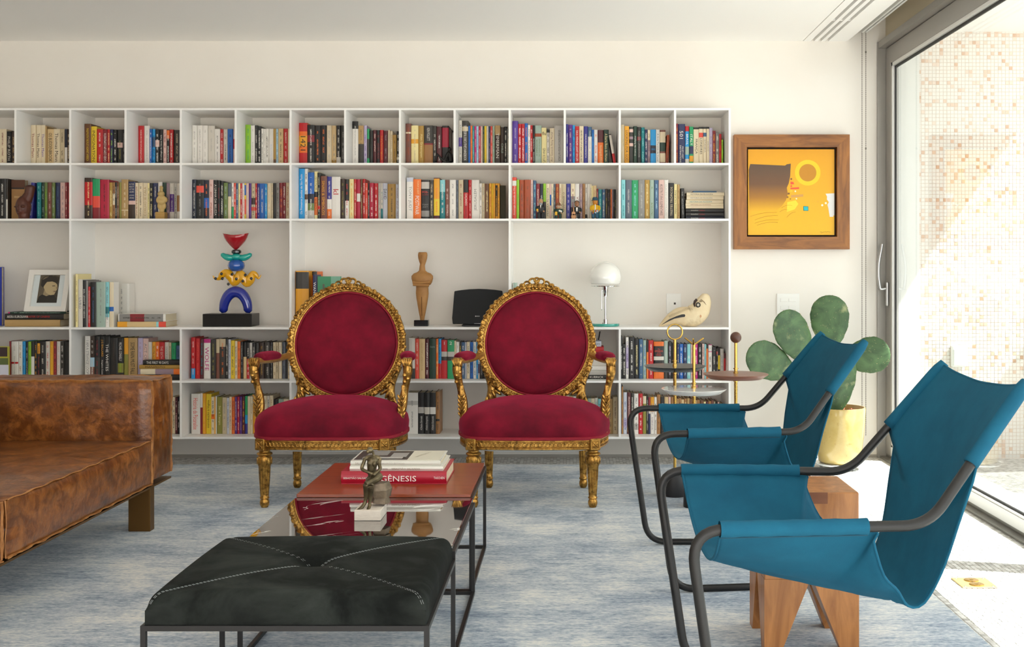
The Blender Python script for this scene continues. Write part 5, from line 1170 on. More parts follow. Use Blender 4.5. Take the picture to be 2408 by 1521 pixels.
# ------------------------------------------------------------------ prickly pear in a glazed pot
cx, cy = 1.565, 6.56
t = thing('plant_caddy', 'clear round plant caddy on small wheels under the glazed pot', 'plant stand', (cx, cy, 0.0016))
q = MB(); q.lathe([(0, .028), (.135, .028), (.137, .032), (.135, .036), (0, .036)], 40); q.build('disc', mat('frosted_acrylic', 'dfe3e4', .2, coat=.5), t)
for k in range(5):
    a = k*2*PI/5+.4; q = MB(); q.lathe([(0, -.006), (.012, -.006), (.013, 0), (.012, .006), (0, .006)], 14, (.1*math.cos(a), .1*math.sin(a), .013), rot=RYm(PI/2)); q.lohi((.1*math.cos(a)-.01, .1*math.sin(a)-.006, .012), (.1*math.cos(a)+.01, .1*math.sin(a)+.006, .03))
    q.build('caster', mat('caster_grey', 'a8abad', .3), t)
GLAZE = mat('cream_glaze', 'b19855', .22, col2='c4ae74', scale=4, detail=8, lo=.35, hi=.7, col3='9c7d44', scale3=26, lo3=.62, hi3=.75, coat=.6, bump=.06, bscale=60)
pot = thing('plant_pot', 'cream glazed ceramic plant pot beside the glass door', 'plant pot', (cx, cy, .0377))
q = MB(); q.lathe([(0, 0), (.105, 0), (.118, .012), (.133, .08), (.143, .16), (.15, .25), (.153, .315), (.151, .323), (.145, .323), (.141, .3), (.13, .25), (0, .25)], 64); q.build('pot', GLAZE, pot, angle=70)
q = MB(); q.lathe([(.0, .268), (.07, .274), (.138, .266), (.137, .26), (0, .255)], 30); soil = q.build('soil', mat('soil', '3a2517', .95), pot)
q = MB(); rnd = random.Random(4)
for k in range(90):
    a = rnd.uniform(0, 2*PI); r_ = .06+.062*math.sqrt(rnd.random()); q.rbox((r_*math.cos(a), r_*math.sin(a), .277+rnd.uniform(0, .022)), (rnd.uniform(.02, .045), rnd.uniform(.012, .022), rnd.uniform(.004, .008)), .002, 1, rot=Euler((rnd.uniform(-.5, .5), rnd.uniform(-.5, .5), rnd.uniform(0, 6))).to_matrix())
o = q.build('bark_chips', mat('bark', '6a3520', .85, col2='8a4c2e', scale=20), soil); o['kind'] = 'stuff'
CACT = mat('cactus_skin', '2c4826', .5, col2='527145', scale=9, detail=9, dist=.9, lo=.36, hi=.7, col3='8d9468', scale3=14, lo3=.6, hi3=.75, bump=.15, bscale=24, bdist=.006)
SPINE = plain('a89c70', .7)
pc = thing('prickly_pear', 'prickly pear cactus with five broad green pads in the cream pot', 'cactus', (cx, cy, .31))
def pad(x, y, L_, Wd, ang, dy=0.0, yaw=0.0, tilt=0.0, s=1):
    """pad centred at photo pixel x, y; L_ long and Wd wide in pixels, ang from vertical (clockwise)"""
    Y = cy+dy; c = px(x, y, Y)-Vector(pc.location); k = Y/F_PX; R = RZ(yaw) @ RYm(ang) @ RXm(tilt)
    q = MB(); rnd = random.Random(s); nu, nv = 36, 20; vs = []; rows = []
    a, b_, th_ = Wd*k/2*1.04, L_*k/2*1.04, .016
    for i in range(nv+1):
        tt = PI*i/nv; zz = -math.cos(tt); wv = math.sin(tt)*(1+.24*zz+.02*math.sin(i*2.1+s))        # obovate
        rows.append([R @ Vector((a*wv*math.cos(2*PI*j/nu), th_*(1.0-.25*zz)*math.sin(tt)**.6*math.sin(2*PI*j/nu), b_*zz))+c for j in range(nu)])
    q.grid(rows, closeu=True); o = q.build('pad', CACT, pc, angle=180, fixn=True)
    q = MB()
    for k2 in range(46):
        u, v = rnd.uniform(-.9, .9), rnd.uniform(-.92, .92)
        if u*u+v*v > .9: continue
        p = Vector((a*u*(1+.24*v), -(th_*(1.0-.25*v))*math.sqrt(max(.02, 1-u*u-v*v))**.8-.0005, b_*v))
        q.ell(R @ p+c, (.0013, .001, .0018), None, 5, 4)
        q.tube([R @ p+c, R @ (p+Vector((rnd.uniform(-.004, .004), -.009, rnd.uniform(-.002, .006))))+c], [.0007, .0002], 4)
    for k2 in range(22):
        a2 = 2*PI*k2/22; v = math.sin(a2); p = Vector((a*math.cos(a2)*(1+.24*v), 0, b_*v)); q.ell(R @ p+c, (.0022, .002, .0026), None, 5, 4)
    o2 = q.build('spines', SPINE, o); o2['kind'] = 'stuff'
pad(1967, 892, 156, 92, .04, 0, .15, 0, 1)
pad(1951, 758, 124, 84, -.02, .02, -.2, .05, 2)
pad(1868, 792, 132, 84, -.55, -.03, .3, .0, 3)
pad(1812, 852, 128, 82, -1.12, -.05, .2, .1, 4)
pad(2038, 836, 104, 80, 1.38, .02, -.25, 0, 5)
# ------------------------------------------------------------------ painting in a wooden frame
YP = 6.90
A, B = px(1727, 586, YP), px(1998.5, 316, YP); pw, ph = B.x-A.x, B.z-A.z
pt = thing('framed_painting', 'square yellow abstract painting in a wide brown wooden frame', 'painting', ((A.x+B.x)/2, YB, A.z))
FWOOD = mat('stained_pine', '6b3f1a', .45, col2='a56a30', scale=2.6, stretch=(1.2, 1, 9), dist=1.0, lo=.3, hi=.72, bump=.05, bscale=30)
FWOODH = mat('stained_pine_cross', '6b3f1a', .45, col2='a56a30', scale=2.6, stretch=(9, 1, 1.2), dist=1.0, lo=.3, hi=.72, bump=.05, bscale=30)
fw = .077; w2 = pw/2
fn = lambda a, b, d: Vector((a, -d, b))
for poly, m_ in (([(-w2, 0), (w2, 0), (w2-fw, fw), (-w2+fw, fw)], FWOOD), ([(-w2, ph), (-w2+fw, ph-fw), (w2-fw, ph-fw), (w2, ph)], FWOOD),
             ([(-w2, 0), (-w2+fw, fw), (-w2+fw, ph-fw), (-w2, ph)], FWOODH), ([(w2, 0), (w2, ph), (w2-fw, ph-fw), (w2-fw, fw)], FWOODH)):
    q = MB(); q.prism(poly, fn, .0, .058); q.build('frame_rail', m_, pt, smooth=False, fixn=True)
iw, i0 = w2-fw, fw
q = MB(); q.lohi((-iw, -.012, i0), (iw, -.004, ph-fw)); q.build('backing', plain('1a120b', .8), pt, smooth=False)
CANV = bpy.data.materials.new('yellow_panel'); CANV.use_nodes = True
nt = CANV.node_tree; b = nt.nodes['Principled BSDF']; L = nt.links.new; b.inputs['Roughness'].default_value = .35
tc = nd(nt, 'ShaderNodeTexCoord'); sp = nd(nt, 'ShaderNodeSeparateXYZ'); L(tc.outputs['Object'], sp.inputs[0])
nz = nd(nt, 'ShaderNodeTexNoise'); nz.inputs['Scale'].default_value = 3; L(tc.outputs['Object'], nz.inputs[0])
ad_ = nd(nt, 'ShaderNodeMath', operation='MULTIPLY_ADD'); L(nz.outputs['Fac'], ad_.inputs[0]); ad_.inputs[1].default_value = .12; L(sp.outputs['Z'], ad_.inputs[2])
mr = nd(nt, 'ShaderNodeMapRange'); mr.inputs['From Min'].default_value = .1; mr.inputs['From Max'].default_value = .65; L(ad_.outputs[0], mr.inputs['Value'])
rp = nd(nt, 'ShaderNodeValToRGB'); rp.color_ramp.elements[0].color = rgba('e6b000'); rp.color_ramp.elements[1].color = rgba('dc9a00'); L(mr.outputs[0], rp.inputs[0]); L(rp.outputs[0], b.inputs['Base Color'])
gp = .011
q = MB(); q.lohi((-iw+gp, -.032, i0+gp), (iw-gp, -.012, ph-fw-gp)); canvas = q.build('painted_panel', CANV, pt, smooth=False)
cw = 2*(iw-gp); cx0, cz1 = -iw+gp, ph-fw-gp
def cp2(x, y): return (cx0+(x-265)/970*cw, cz1-(y-260)/965*cw)          # crop pixels of the panel -> panel plane
def paint(poly, col, lay, name='painted_shape', m=None, par=None):
    q = MB(); q.prism([cp2(*p) for p in poly], fn, .032, .0322+.0003*lay); return q.build(name, m or plain(col, .5), par or canvas, smooth=False, fixn=True)
BRG = bpy.data.materials.new('brown_wash'); BRG.use_nodes = True
nt = BRG.node_tree; b = nt.nodes['Principled BSDF']; L = nt.links.new; b.inputs['Roughness'].default_value = .4
tc = nd(nt, 'ShaderNodeTexCoord'); sp = nd(nt, 'ShaderNodeSeparateXYZ'); L(tc.outputs['Object'], sp.inputs[0])
mr = nd(nt, 'ShaderNodeMapRange'); mr.inputs['From Min'].default_value = cp2(0, 960)[1]; mr.inputs['From Max'].default_value = cp2(0, 430)[1]; L(sp.outputs['Z'], mr.inputs['Value'])
rp = nd(nt, 'ShaderNodeValToRGB'); e = rp.color_ramp.elements; e[0].position = 0; e[0].color = rgba('e3aa00'); e[1].position = 1; e[1].color = rgba('553f2c')
k = e.new(.3); k.color = rgba('a06a10'); k = e.new(.58); k.color = rgba('6a4526'); L(mr.outputs[0], rp.inputs[0]); L(rp.outputs[0], b.inputs['Base Color'])
paint([(290, 425), (680, 442), (700, 428), (745, 420), (738, 560), (722, 640), (700, 690), (712, 760), (690, 830), (640, 900), (560, 960), (280, 960), (272, 490)], '', 1, m=BRG)
def ringpoly(cx_, cy_, r, n=40): return [(cx_+r*math.cos(2*PI*k/n), cy_+r*math.sin(2*PI*k/n)) for k in range(n)]
paint(ringpoly(935, 522, 144), 'dcc016', 1); paint(ringpoly(935, 522, 97), 'bd7f10', 2)
paint([(742, 622), (775, 626), (782, 650), (742, 652)], 'e0492f', 3); paint([(740, 690), (838, 684), (838, 704), (742, 706)], 'e0492f', 3); paint(ringpoly(750, 672, 10, 10), 'e0492f', 3)
paint([(748, 772), (885, 762), (885, 788), (750, 800)], 'c8924a', 3); paint([(736, 715), (764, 716), (764, 736), (736, 738)], 'e8b81c', 3)
for x_, y_, r_, c_ in ((796, 729, 10, 'f0e2b4'), (808, 812, 9, 'f0e2b4'), (722, 755, 12, '7a5216'), (708, 795, 12, '8a6018'), (740, 815, 9, 'a87a1a'), (750, 592, 11, '7a4a1c'), (1098, 885, 12, 'efe6d2'), (1138, 862, 12, 'efe6d2'), (1050, 846, 10, 'd9a21c')): paint(ringpoly(x_, y_, r_, 10), c_, 3)
paint([(886, 895), (942, 898), (942, 948), (886, 946)], '1d4a4c', 3); paint([(890, 899), (938, 902), (938, 944), (890, 942)], '17b3bb', 4)
paint([(1136, 756), (1234, 752), (1234, 1000), (1222, 998), (1222, 1014), (1182, 1014), (1166, 915), (1156, 880), (1172, 850), (1150, 820), (1152, 790)], 'dcdad8', 3)
paint([(705, 850), (800, 830), (830, 870), (790, 930), (700, 960)], 'f0cc2e', 2)
for k, (xa, ya, xb, yb) in enumerate(((290, 1010, 590, 965), (340, 1050, 600, 1000), (340, 1085, 610, 1050), (365, 1110, 600, 1078), (700, 1020, 800, 960), (620, 960, 720, 940), (640, 915, 760, 890))):
    pa = [cp2(xa+(xb-xa)*f, ya+(yb-ya)*f-16*math.sin(f*PI)) for f in (0, .2, .4, .6, .8, 1)]
    q = MB(); q.tube([Vector((u, -.0325, v)) for u, v in pa], .0009, 5); q.build('brush_line', plain('b5820f', .6), canvas)
sg = [(1072, 1183), (1092, 1180), (1082, 1196), (1100, 1190), (1115, 1182), (1122, 1186), (1134, 1176), (1140, 1188), (1155, 1180), (1192, 1184)]
q = MB(); q.tube([Vector((cp2(*p)[0], -.0325, cp2(*p)[1])) for p in sg], .0006, 4); q.build('signature', plain('3a2a0a', .6), canvas)

# ------------------------------------------------------------------ things on the tall shelf
SH3 = SH[3]+.0006
def on(x, y=None, Y=6.78, shelf=3): p = px(x, 634, Y); return Vector((p.x, Y, SH[shelf]))
K7 = 6.76/F_PX
# stacked colour totem
TY = 6.74; kt = TY/F_PX
tt = thing('totem_sculpture', 'colourful stacked totem sculpture on a black block base', 'sculpture', (px(540.5, 0, TY).x, TY, SH[3]+.0006))
def tp(x, y): return ((x-540.5)*kt, CAMZ-(y-PY0)*kt-SH[3])
hb = tp(0, 737.5)[1]
q = MB(); q.rbox((0, .03, hb/2), (115*kt, .165, hb), .002, 1); q.build('base_block', mat('black_granite', '0f0e0e', .25, spec=.3), tt)
gloss = lambda n_, c: mat(n_, c, .14, coat=.8)
bx_ = tp(552, 0)[0]
q = MB(); arc = []
for k in range(25):
    a = PI*(1-k/24); arc.append((bx_+27.5*kt*math.cos(a)*(1+.05), .02, hb+.018+max(0, math.sin(a))*44*kt))
arc = [(arc[0][0]+.002, .02, hb+.004)]+arc+[(arc[-1][0]-.002, .02, hb+.004)]
q.tube(arc, [.012]+[.0255+.0085*math.sin(PI*k/24) for k in range(25)]+[.012], 18, up=(0, 1, 0)); q.build('blue_arch', gloss('gloss_blue', '1f2f96'), tt, angle=180)
zw = tp(0, 657)[1]
pts = [(498, 648), (503, 655), (513, 655), (522, 644), (531, 641), (540, 651), (547, 665), (556, 655), (562, 642), (570, 655), (578, 668), (586, 658), (592, 643), (600, 647), (606, 655), (612, 646)]
q = MB(); sp_ = smooth_path([(tp(*p)[0], .02, tp(*p)[1]) for p in pts], 5); m_ = len(sp_)-1
q.tube(sp_, [.002+.026*min(1, 4.2*min(i/m_, 1-i/m_))**1.3*(.85+.15*math.sin(i*.6)) for i in range(m_+1)], 14, up=(0, 1, 0), sy=.8)
yo = q.build('yellow_wave', gloss('gloss_yellow', 'e9a90a'), tt, angle=180)
q = MB()
for x_, y_ in ((507, 655), (521, 644), (523, 655), (537, 668), (546, 645), (556, 656), (571, 661), (577, 647), (591, 655)):
    u, v = tp(x_, y_); q.ell((u, -.0015, v), (.009, .006, .009), None, 12, 6)
o = q.build('black_spots', gloss('gloss_black', '151312'), yo); o['kind'] = 'stuff'
u, v = tp(553.5, 624.5); q = MB(); q.lathe([(.001, -.036), (.03, -.033), (.047, -.018), (.051, 0), (.047, .018), (.03, .033), (.001, .036)], 48, (u, .02, v), flute=lambda a, z: 1-.05*abs(math.cos(5*a))); q.build('ribbed_ball', gloss('gloss_royal', '1552a8'), tt, angle=180)
u, v = tp(553.5, 604)
q = MB(); q.ell((u, .02, v), (.03, .026, .022), None, 18, 10)
for s in (-1, 1): q.tube(smooth_path([(u+s*.012, .02, v), (u+s*.04, .02, v-.005), (u+s*.066, .02, v+.002), (u+s*.093, .02, v+.019)], 6), [.012+.008*math.sin(PI*min(1, k/16)) if k < 17 else .001+.011*(18-k)/2 for k in range(19)], 12, up=(0, 1, 0))
q.build('teal_wings', gloss('gloss_teal', '12a79a'), tt, angle=180)
u, v = tp(553.5, 592); q = MB(); q.lathe([(0, -.012), (.022, -.012), (.029, -.006), (.029, .006), (.022, .012), (0, .012)], 28, (u, .02, v)); q.build('black_disc', gloss('gloss_black', '151312'), tt)
u, v0 = tp(552, 587); v1 = tp(0, 548)[1]; q = MB(); rows = []
for f, wx, wy in ((0, .006, .006), (.08, .017, .016), (.25, .034, .028), (.5, .056, .04), (.75, .069, .046), (.9, .074, .047), (1, .078, .044)):
    rows.append([(u+wx*math.cos(2*PI*k/32), .02+wy*math.sin(2*PI*k/32), v0+(v1-v0)*f-(.012*(1-abs(math.cos(2*PI*k/32))**2)*max(0, f-.6)/.4)) for k in range(32)])
for f, wx, wy in ((.97, .066, .034), (.8, .05, .026), (.7, .01, .006)):
    rows.append([(u+wx*math.cos(2*PI*k/32), .02+wy*math.sin(2*PI*k/32), v0+(v1-v0)*f-.01*(1-abs(math.cos(2*PI*k/32))**2)) for k in range(32)])
q.grid(rows, closeu=True); q.build('red_cup', gloss('gloss_red', 'a50f1c'), tt, angle=70)

# framed portrait photograph on the books
FR = 6.70; kf = FR/F_PX
fa = px(105, 735, FR)
ft = thing('photo_frame', 'white picture frame with a sepia portrait leaning on stacked books', 'picture frame', (fa.x, FR+.015, Z_FRAME+.001))
R = RXm(math.radians(-10)) ; fwd, fht = 98*kf, 99*kf
WOODW = mat('white_frame', 'e6e1da', .5, bump=.02)
def fpt(a, b, d): return R @ Vector((a+b*.06, -d, b))
hw, fb = fwd/2, .03
for poly in ([(-hw, 0), (hw, 0), (hw-fb, fb), (-hw+fb, fb)], [(-hw, fht), (-hw+fb, fht-fb), (hw-fb, fht-fb), (hw, fht)], [(-hw, 0), (-hw+fb, fb), (-hw+fb, fht-fb), (-hw, fht)], [(hw, 0), (hw, fht), (hw-fb, fht-fb), (hw-fb, fb)]):
    q = MB(); q.prism(poly, fpt, -.004, .018); q.build('frame_rail', WOODW, ft, smooth=False, fixn=True)
q = MB(); q.prism([(-hw+fb-.004, fb-.004), (hw-fb+.004, fb-.004), (hw-fb+.004, fht-fb+.004), (-hw+fb-.004, fht-fb+.004)], fpt, -.002, .004); mt = q.build('mount_board', plain('d5dcdd', .8), ft, smooth=False, fixn=True)
def ph_(poly, col, lay): 
    # portrait print, crop pixels: x 350..575, y 498..770
    pp = [((x-(355+(770-y)*.12)-95)/1768*430*kf*1.0, (770-y)*.2432*kf+fb+.023) for x, y in poly]
    q = MB(); q.prism(pp, fpt, .004, .0042+.0002*lay); q.build('photo_print', plain(col, .6), mt, smooth=False, fixn=True)
ph_([(350, 770), (545, 770), (575, 498), (385, 498)], '5f5443', 0)
ph_([(470, 770), (545, 770), (572, 520), (520, 500), (470, 640)], '3a3226', 1)
ph_([(352, 768), (544, 768), (548, 735), (520, 700), (470, 690), (400, 690), (372, 710)], '221e18', 2)
ph_([(412, 690), (425, 640), (470, 650), (478, 690), (445, 705)], '9a8868', 3)
ph_([(418, 560), (450, 545), (520, 560), (548, 590), (552, 630), (540, 650), (520, 690), (480, 695), (440, 670), (418, 620)], 'b8a37c', 4)
ph_([(390, 600), (395, 540), (430, 508), (490, 500), (545, 520), (560, 560), (540, 575), (500, 560), (450, 565), (430, 590), (412, 620)], '2b251d', 5)
ph_([(400, 545), (430, 515), (470, 506), (455, 520), (420, 540)], '6b5d47', 6)
ph_([(500, 602), (528, 600), (530, 607), (502, 609)], '3a3024', 6); ph_([(512, 655), (538, 652), (534, 660), (514, 662)], '6a4f3c', 6); ph_([(536, 606), (552, 628), (540, 634)], '8a7657', 6)
q = MB(); q.lohi((-.02, .012, 0), (.02, .1, .006)); q.build('easel_back', plain('3a322c', .8), ft, smooth=False)

# carved folded-arm idol
IY = 6.78; ki = IY/F_PX
it = thing('wooden_figure', 'tan stylised standing figure with folded arms on a small black base', 'figurine', (px(993, 0, IY).x, IY, SH[3]+.0006))
def ip(y): return CAMZ-(y-PY0)*ki-SH[3]
q = MB(); q.rbox((-.004, 0, ip(752.5)/2), (33*ki, .06, ip(752.5)), .0015, 1); q.build('base', mat('black_stone', '17171a', .2, coat=.3), it)
CLAY = mat('terracotta_wood', 'b5834a', .6, col2='9c6c38', scale=9, bump=.08, bscale=60)
sec = [(755, 4.5, .4, 0), (745, 6, .6, 0), (735, 8, .75, 0), (715, 11.5, .8, 0), (700, 14, .8, 0), (690, 15, .78, 0), (678, 14.5, .7, 0), (672, 14.5, .7, 0), (669, 20, .62, 0), (664, 23, .6, 0), (655, 25.5, .55, 0), (649, 25.5, .5, 0), (643, 20, .5, 0), (640, 12, .55, 0), (636, 7.5, .8, 0), (625, 6.2, .9, 0), (621, 6.2, .9, 1), (616, 8, .85, 1.0), (608, 10.3, .75, 1), (600, 11.2, .65, 1), (594.5, 10.3, .55, 1), (593, 8, .4, 1)]
q = MB(); rows = [[((w*math.cos(2*PI*k/28)+dx)*ki, w*ki*dp*math.sin(2*PI*k/28), ip(y)) for k in range(28)] for y, w, dp, dx in sec]
q.grid(rows, closeu=True); q.f.append(tuple(len(q.v)-28+k for k in range(28))); q.m.append(0)
bd = q.build('body', CLAY, it, angle=180)
q = MB(); q.tube([(-.052, -.033, ip(664)), (0, -.041, ip(665)), (.052, -.033, ip(663))], .0085, 8); q.tube([(-.05, -.033, ip(669)), (0, -.041, ip(670)), (.045, -.033, ip(671))], .0085, 8); q.build('folded_arms', CLAY, bd)
q = MB(); q.tube([(.002, -.021, ip(600)), (.001, -.024, ip(609))], [.0025, .005], 8); q.build('nose', CLAY, bd)
q = MB(); q.tube([(0, -.029, ip(698)), (0, -.026, ip(715)), (0, -.016, ip(742))], .0018, 6); q.build('leg_groove', plain('6b4520', .8), bd)

# wireless speaker
SY = 6.70; ks = SY/F_PX
st_ = thing('speaker', 'black wedge-shaped wireless speaker on the shelf between the two armchairs', 'speaker', (px(1123, 0, SY).x, SY, SH[3]+.0006))
def sp2(x, y): return ((x-1123)*ks, CAMZ-(y-PY0)*ks-SH[3])
q = MB(); poly = [(1064, 762), (1182, 762), (1184, 750), (1183.5, 720), (1182, 684), (1165, 681.5), (1145, 679.8), (1125, 679.2), (1105, 680), (1085, 682), (1068, 684.5), (1065, 720), (1062.5, 748)]
q.prism([sp2(*p) for p in poly], lambda a, b, d: Vector((a*(1-d*2.2), d, b*(1-d*.35))), 0, .11)
o = q.build('cabinet', mat('speaker_cloth', '17181a', .8, bump=.2, bscale=500, bdist=.001), st_, fixn=True)
bv = o.modifiers.new('bevel', 'BEVEL'); bv.width = .004; bv.segments = 2; bv.limit_method = 'ANGLE'
q = MB(); q.rbox((0, .045, .006), (.19, .06, .012), .003, 1); q.build('foot', plain('222222', .5), st_)
letter('HEOS', .02, .006, (sp2(1124, 0)[0], -.001, sp2(0, 743.5)[1]), FRONT, plain('e8e8e6', .5), o, 'logo')
u, v = sp2(1118.5, 743.5); q = MB(); q.prism([(u-.004, v), (u, v-.004), (u+.004, v), (u, v+.004)], lambda a, b, d: Vector((a, d, b)), -.001, .0005); q.build('logo', plain('e8e8e6', .5), o, smooth=False)
q = MB(); q.lohi((sp2(1115, 0)[0], -.0012, .016), (sp2(1133, 0)[0], .0004, .019)); q.build('status_light', plain('9a9c9e', .4), o, smooth=False)

# glass-base dome lamp (unlit)
LY = 6.77; kl = LY/F_PX
lm = thing('table_lamp', 'chrome table lamp with white glass dome on a green glass disc', 'table lamp', (px(1423.5, 0, LY).x, LY, SH[3]+.0006))
lz = lambda y: CAMZ-(y-PY0)*kl-SH[3]
OPAL = mat('opal_glass', 'f1efe9', .12, coat=.6)
q = MB(); q.lathe([(0, 0), (.083, 0), (.085, .003), (.085, .013), (.083, .016), (0, .016)], 56); q.build('glass_base', mat('green_glass', '2f9f93', .06, coat=1.0), lm)
q = MB(); q.lathe([(0, .016), (.014, .016), (.014, .04), (.007, .042), (.007, lz(697)), (.014, lz(697)), (.014, lz(688)), (.016, lz(687)), (.018, lz(672)), (0, lz(672))], 24); q.build('stem', CHROME, lm)
q = MB(); q.lathe([(0, lz(673.5)), (.086, lz(673.5)), (.087, lz(672)), (0, lz(671.5))], 48); q.build('shade_ring', CHROME, lm)
q = MB(); cz = lz(652); q.lathe([(.095*math.sin(a), cz-.095*math.cos(a)) for a in [1.12+(PI-1.12)*k/22 for k in range(22)]]+[(0.0005, cz+.095)], 56); q.build('lamp_shade', OPAL, lm, angle=180)
q = MB(); q.tube([(-.02, -.004, lz(683)), (-.0215, -.004, lz(727))], .0013, 6); q.ell((-.0215, -.004, lz(728.5)), .0042, None, 10, 6); q.tube([(-.012, -.004, lz(683)), (-.0205, -.004, lz(683))], .002, 6); q.build('pull_cord', CHROME, lm)
q = MB(); cpa = px(1412, 771, 6.6)-Vector(lm.location); q.tube(smooth_path([(-.008, .01, .024), (-.024, .03, .006), (-.03, .17, .004)], 5), .0026, 8); q.build('cord', plain('1b1a1a', .6), lm)
tc_ = thing('lamp_cable', 'thin black cable hanging below the lamp shelf behind the small red box', 'cable', px(1407, 800, 6.92))
q = MB(); o_ = Vector(tc_.location); q.tube([px(1411, 779, 6.945)-o_, px(1409, 790, 6.94)-o_, px(1405.5, 808, 6.93)-o_, px(1405, 880, 6.935)-o_], .0032, 8); q.build('cable', plain('1b1a1a', .6), tc_)

# long-beaked mask
MY = 6.70; km = MY/F_PX
mk = thing('bird_mask', 'cream papier-mache bird mask with long curved beak resting on the shelf', 'mask', (px(1611, 0, MY).x, MY, SH[3]+.0006))
def mp_(x, y, d=0.0): return Vector(((1540+x/12.675-1611)*km, d, CAMZ-(670+y/12.675-PY0)*km-SH[3]))
PAPER = mat('papier_mache', 'd9c096', .7, col2='e8d9b8', scale=6, detail=8, lo=.35, hi=.7, col3='a98c62', scale3=11, lo3=.58, hi3=.75, bump=.08, bscale=50)
q = MB()
hd = smooth_path([mp_(1500, 260), mp_(1480, 420), mp_(1400, 640), mp_(1280, 820), mp_(1060, 950), mp_(760, 930), mp_(500, 1010), mp_(300, 1120), mp_(120, 1265)], 6); n_ = len(hd)
rad_ = [(0, 70), (.06, 140), (.15, 215), (.3, 300), (.45, 330), (.56, 300), (.68, 240), (.8, 150), (.9, 85), (1, 22)]
q.tube(hd, [interp(rad_, i/(n_-1))[0]/12.675*km for i in range(n_)], 22, up=(0, 1, 0), sy=.8)
zmin = min(p[2] for p in q.v); q.v = [(a, b_, c-min(0, zmin)*0+max(0, .0008-c)) for a, b_, c in q.v]
body = q.build('mask_body', PAPER, mk, angle=180)
def fronty(x, y):
    """depth of the mask surface at a crop pixel"""
    p = mp_(x, y); best = 0.0
    for i, c in enumerate(hd):
        r_ = interp(rad_, i/(n_-1))[0]/12.675*km; dd = math.hypot(p.x-c.x, p.z-c.z)
        if dd < r_: best = min(best, -.8*math.sqrt(r_*r_-dd*dd))
    return best
yf = fronty(1265, 590)
q = MB(); q.torus(mp_(1265, 590, yf-.002), .0105*1.1, .0045, RX90, 24, 8, sx=.9); q.build('eye_ring', plain('26221a', .6), mk)
q = MB(); q.lathe([(0, 0), (.0095, 0), (.0095, .002), (0, .002)], 20, mp_(1265, 590, yf-.003), rot=RX90); q.build('eye_hole', plain('b3aa9c', .7), mk)
top_ = [(180, 1195), (420, 1020), (620, 925), (780, 870), (860, 865), (885, 900), (860, 945), (740, 960), (560, 1000), (380, 1090)]
q = MB(); pl = [mp_(x, y, fronty(x, y)-.0016) for x, y in top_]; q.add(pl+[p+Vector((0, .004, 0)) for p in pl], [tuple(range(len(pl)))]+[(i, (i+1) % len(pl), len(pl)+(i+1) % len(pl), len(pl)+i) for i in range(len(pl))])
q.build('beak_slit', plain('38383a', .7), mk, smooth=False)
q = MB(); pl = [mp_(x, y, fronty(x, y)-.0012) for x, y in ((1150, 640), (1130, 560), (1160, 470), (1230, 400), (1260, 450), (1210, 510), (1180, 580), (1190, 640))]; q.add(pl+[p+Vector((0, .004, 0)) for p in pl], [tuple(range(len(pl)))]+[(i, (i+1) % len(pl), len(pl)+(i+1) % len(pl), len(pl)+i) for i in range(len(pl))]); q.build('dark_brow', plain('3a2723', .5), mk, smooth=False)
q = MB(); p_ = mp_(1335, 920, fronty(1335, 920)-.001); q.torus(p_, .006, .0014, RX90, 16, 6, sx=.6); q.build('cheek_mark', plain('c9784a', .7), mk)
q = MB()
for k in range(26):
    x = 400+k*27; y = 905-k*12 if k < 20 else 665+(k-20)*2
    a = mp_(x, y, fronty(x, y+20)-.001); b_ = mp_(x+28, y+60, fronty(x+28, y+60)-.001); q.tube([a, a.lerp(b_, .5)+Vector((0, -.0006, 0)), b_], .0006, 4)
for k in range(12):
    x = 1290+k*14; y = 420+abs(k-5)*12; a = mp_(x, y, fronty(x, y)-.001); b_ = mp_(x+60, y+30+k*6, fronty(x+60, y+30+k*6)-.001); q.tube([a, b_], .0007, 4)
o = q.build('brush_marks', plain('6b5236', .7), mk); o['kind'] = 'stuff'

# ------------------------------------------------------------------ small figures among the books
SKIN = plain('b88a66', .55); HAIRG = plain('8f9296', .7); SUIT = plain('1d1e20', .6); WHT = plain('e4e0d8', .6)
def figurine(label, x, ytop, Y, build):
    k = Y/F_PX; z0 = SH[2]; h = CAMZ-(ytop-PY0)*k-z0
    t = thing('figurine', label, 'figurine', (px(x, 0, Y).x, Y, z0+.0006), 0, 'painted clay figures in front of the books'); build(t, h); return t
def torso(t, h, m, legs, top=.64, wd=.19, dp=.13):
    q = MB(); rows = [[(w*h*math.cos(2*PI*k/20), d*h*math.sin(2*PI*k/20), z*h) for k in range(20)] for z, w, d in ((.3, wd*.75, dp*.85), (.42, wd*.95, dp), (.55, wd, dp), (.62, wd*.85, dp*.85), (top, wd*.45, dp*.6), (top+.03, .04, .04))]
    q.grid(rows, closeu=True); q.f.append(tuple(range(19, -1, -1))); q.m.append(0); b_ = q.build('torso', m, t, angle=180)
    for s in (-1, 1):
        q = MB(); q.tube([(s*wd*.42*h, 0, .32*h), (s*wd*.42*h, 0, .06*h)], [.085*h, .075*h], 12); q.build('leg', legs, t)
        q = MB(); q.ell((s*wd*.45*h, -.03*h, .03*h), (.07*h, .11*h, .035*h), None, 12, 6); q.v = [(a, b2, max(0.0, c)) for a, b2, c in q.v]; q.build('shoe', SUIT, t)
        q = MB(); q.tube(smooth_path([(s*wd*.82*h, 0, .6*h), (s*wd*1.0*h, -.03*h, .47*h), (s*wd*.7*h, -.11*h, .38*h)], 5), .042*h, 10); q.build('sleeve', m, t)
        q = MB(); q.ell((s*wd*.68*h, -.125*h, .375*h), (.045*h, .04*h, .045*h), None, 10, 6); q.build('hand', SKIN, t)
    return b_
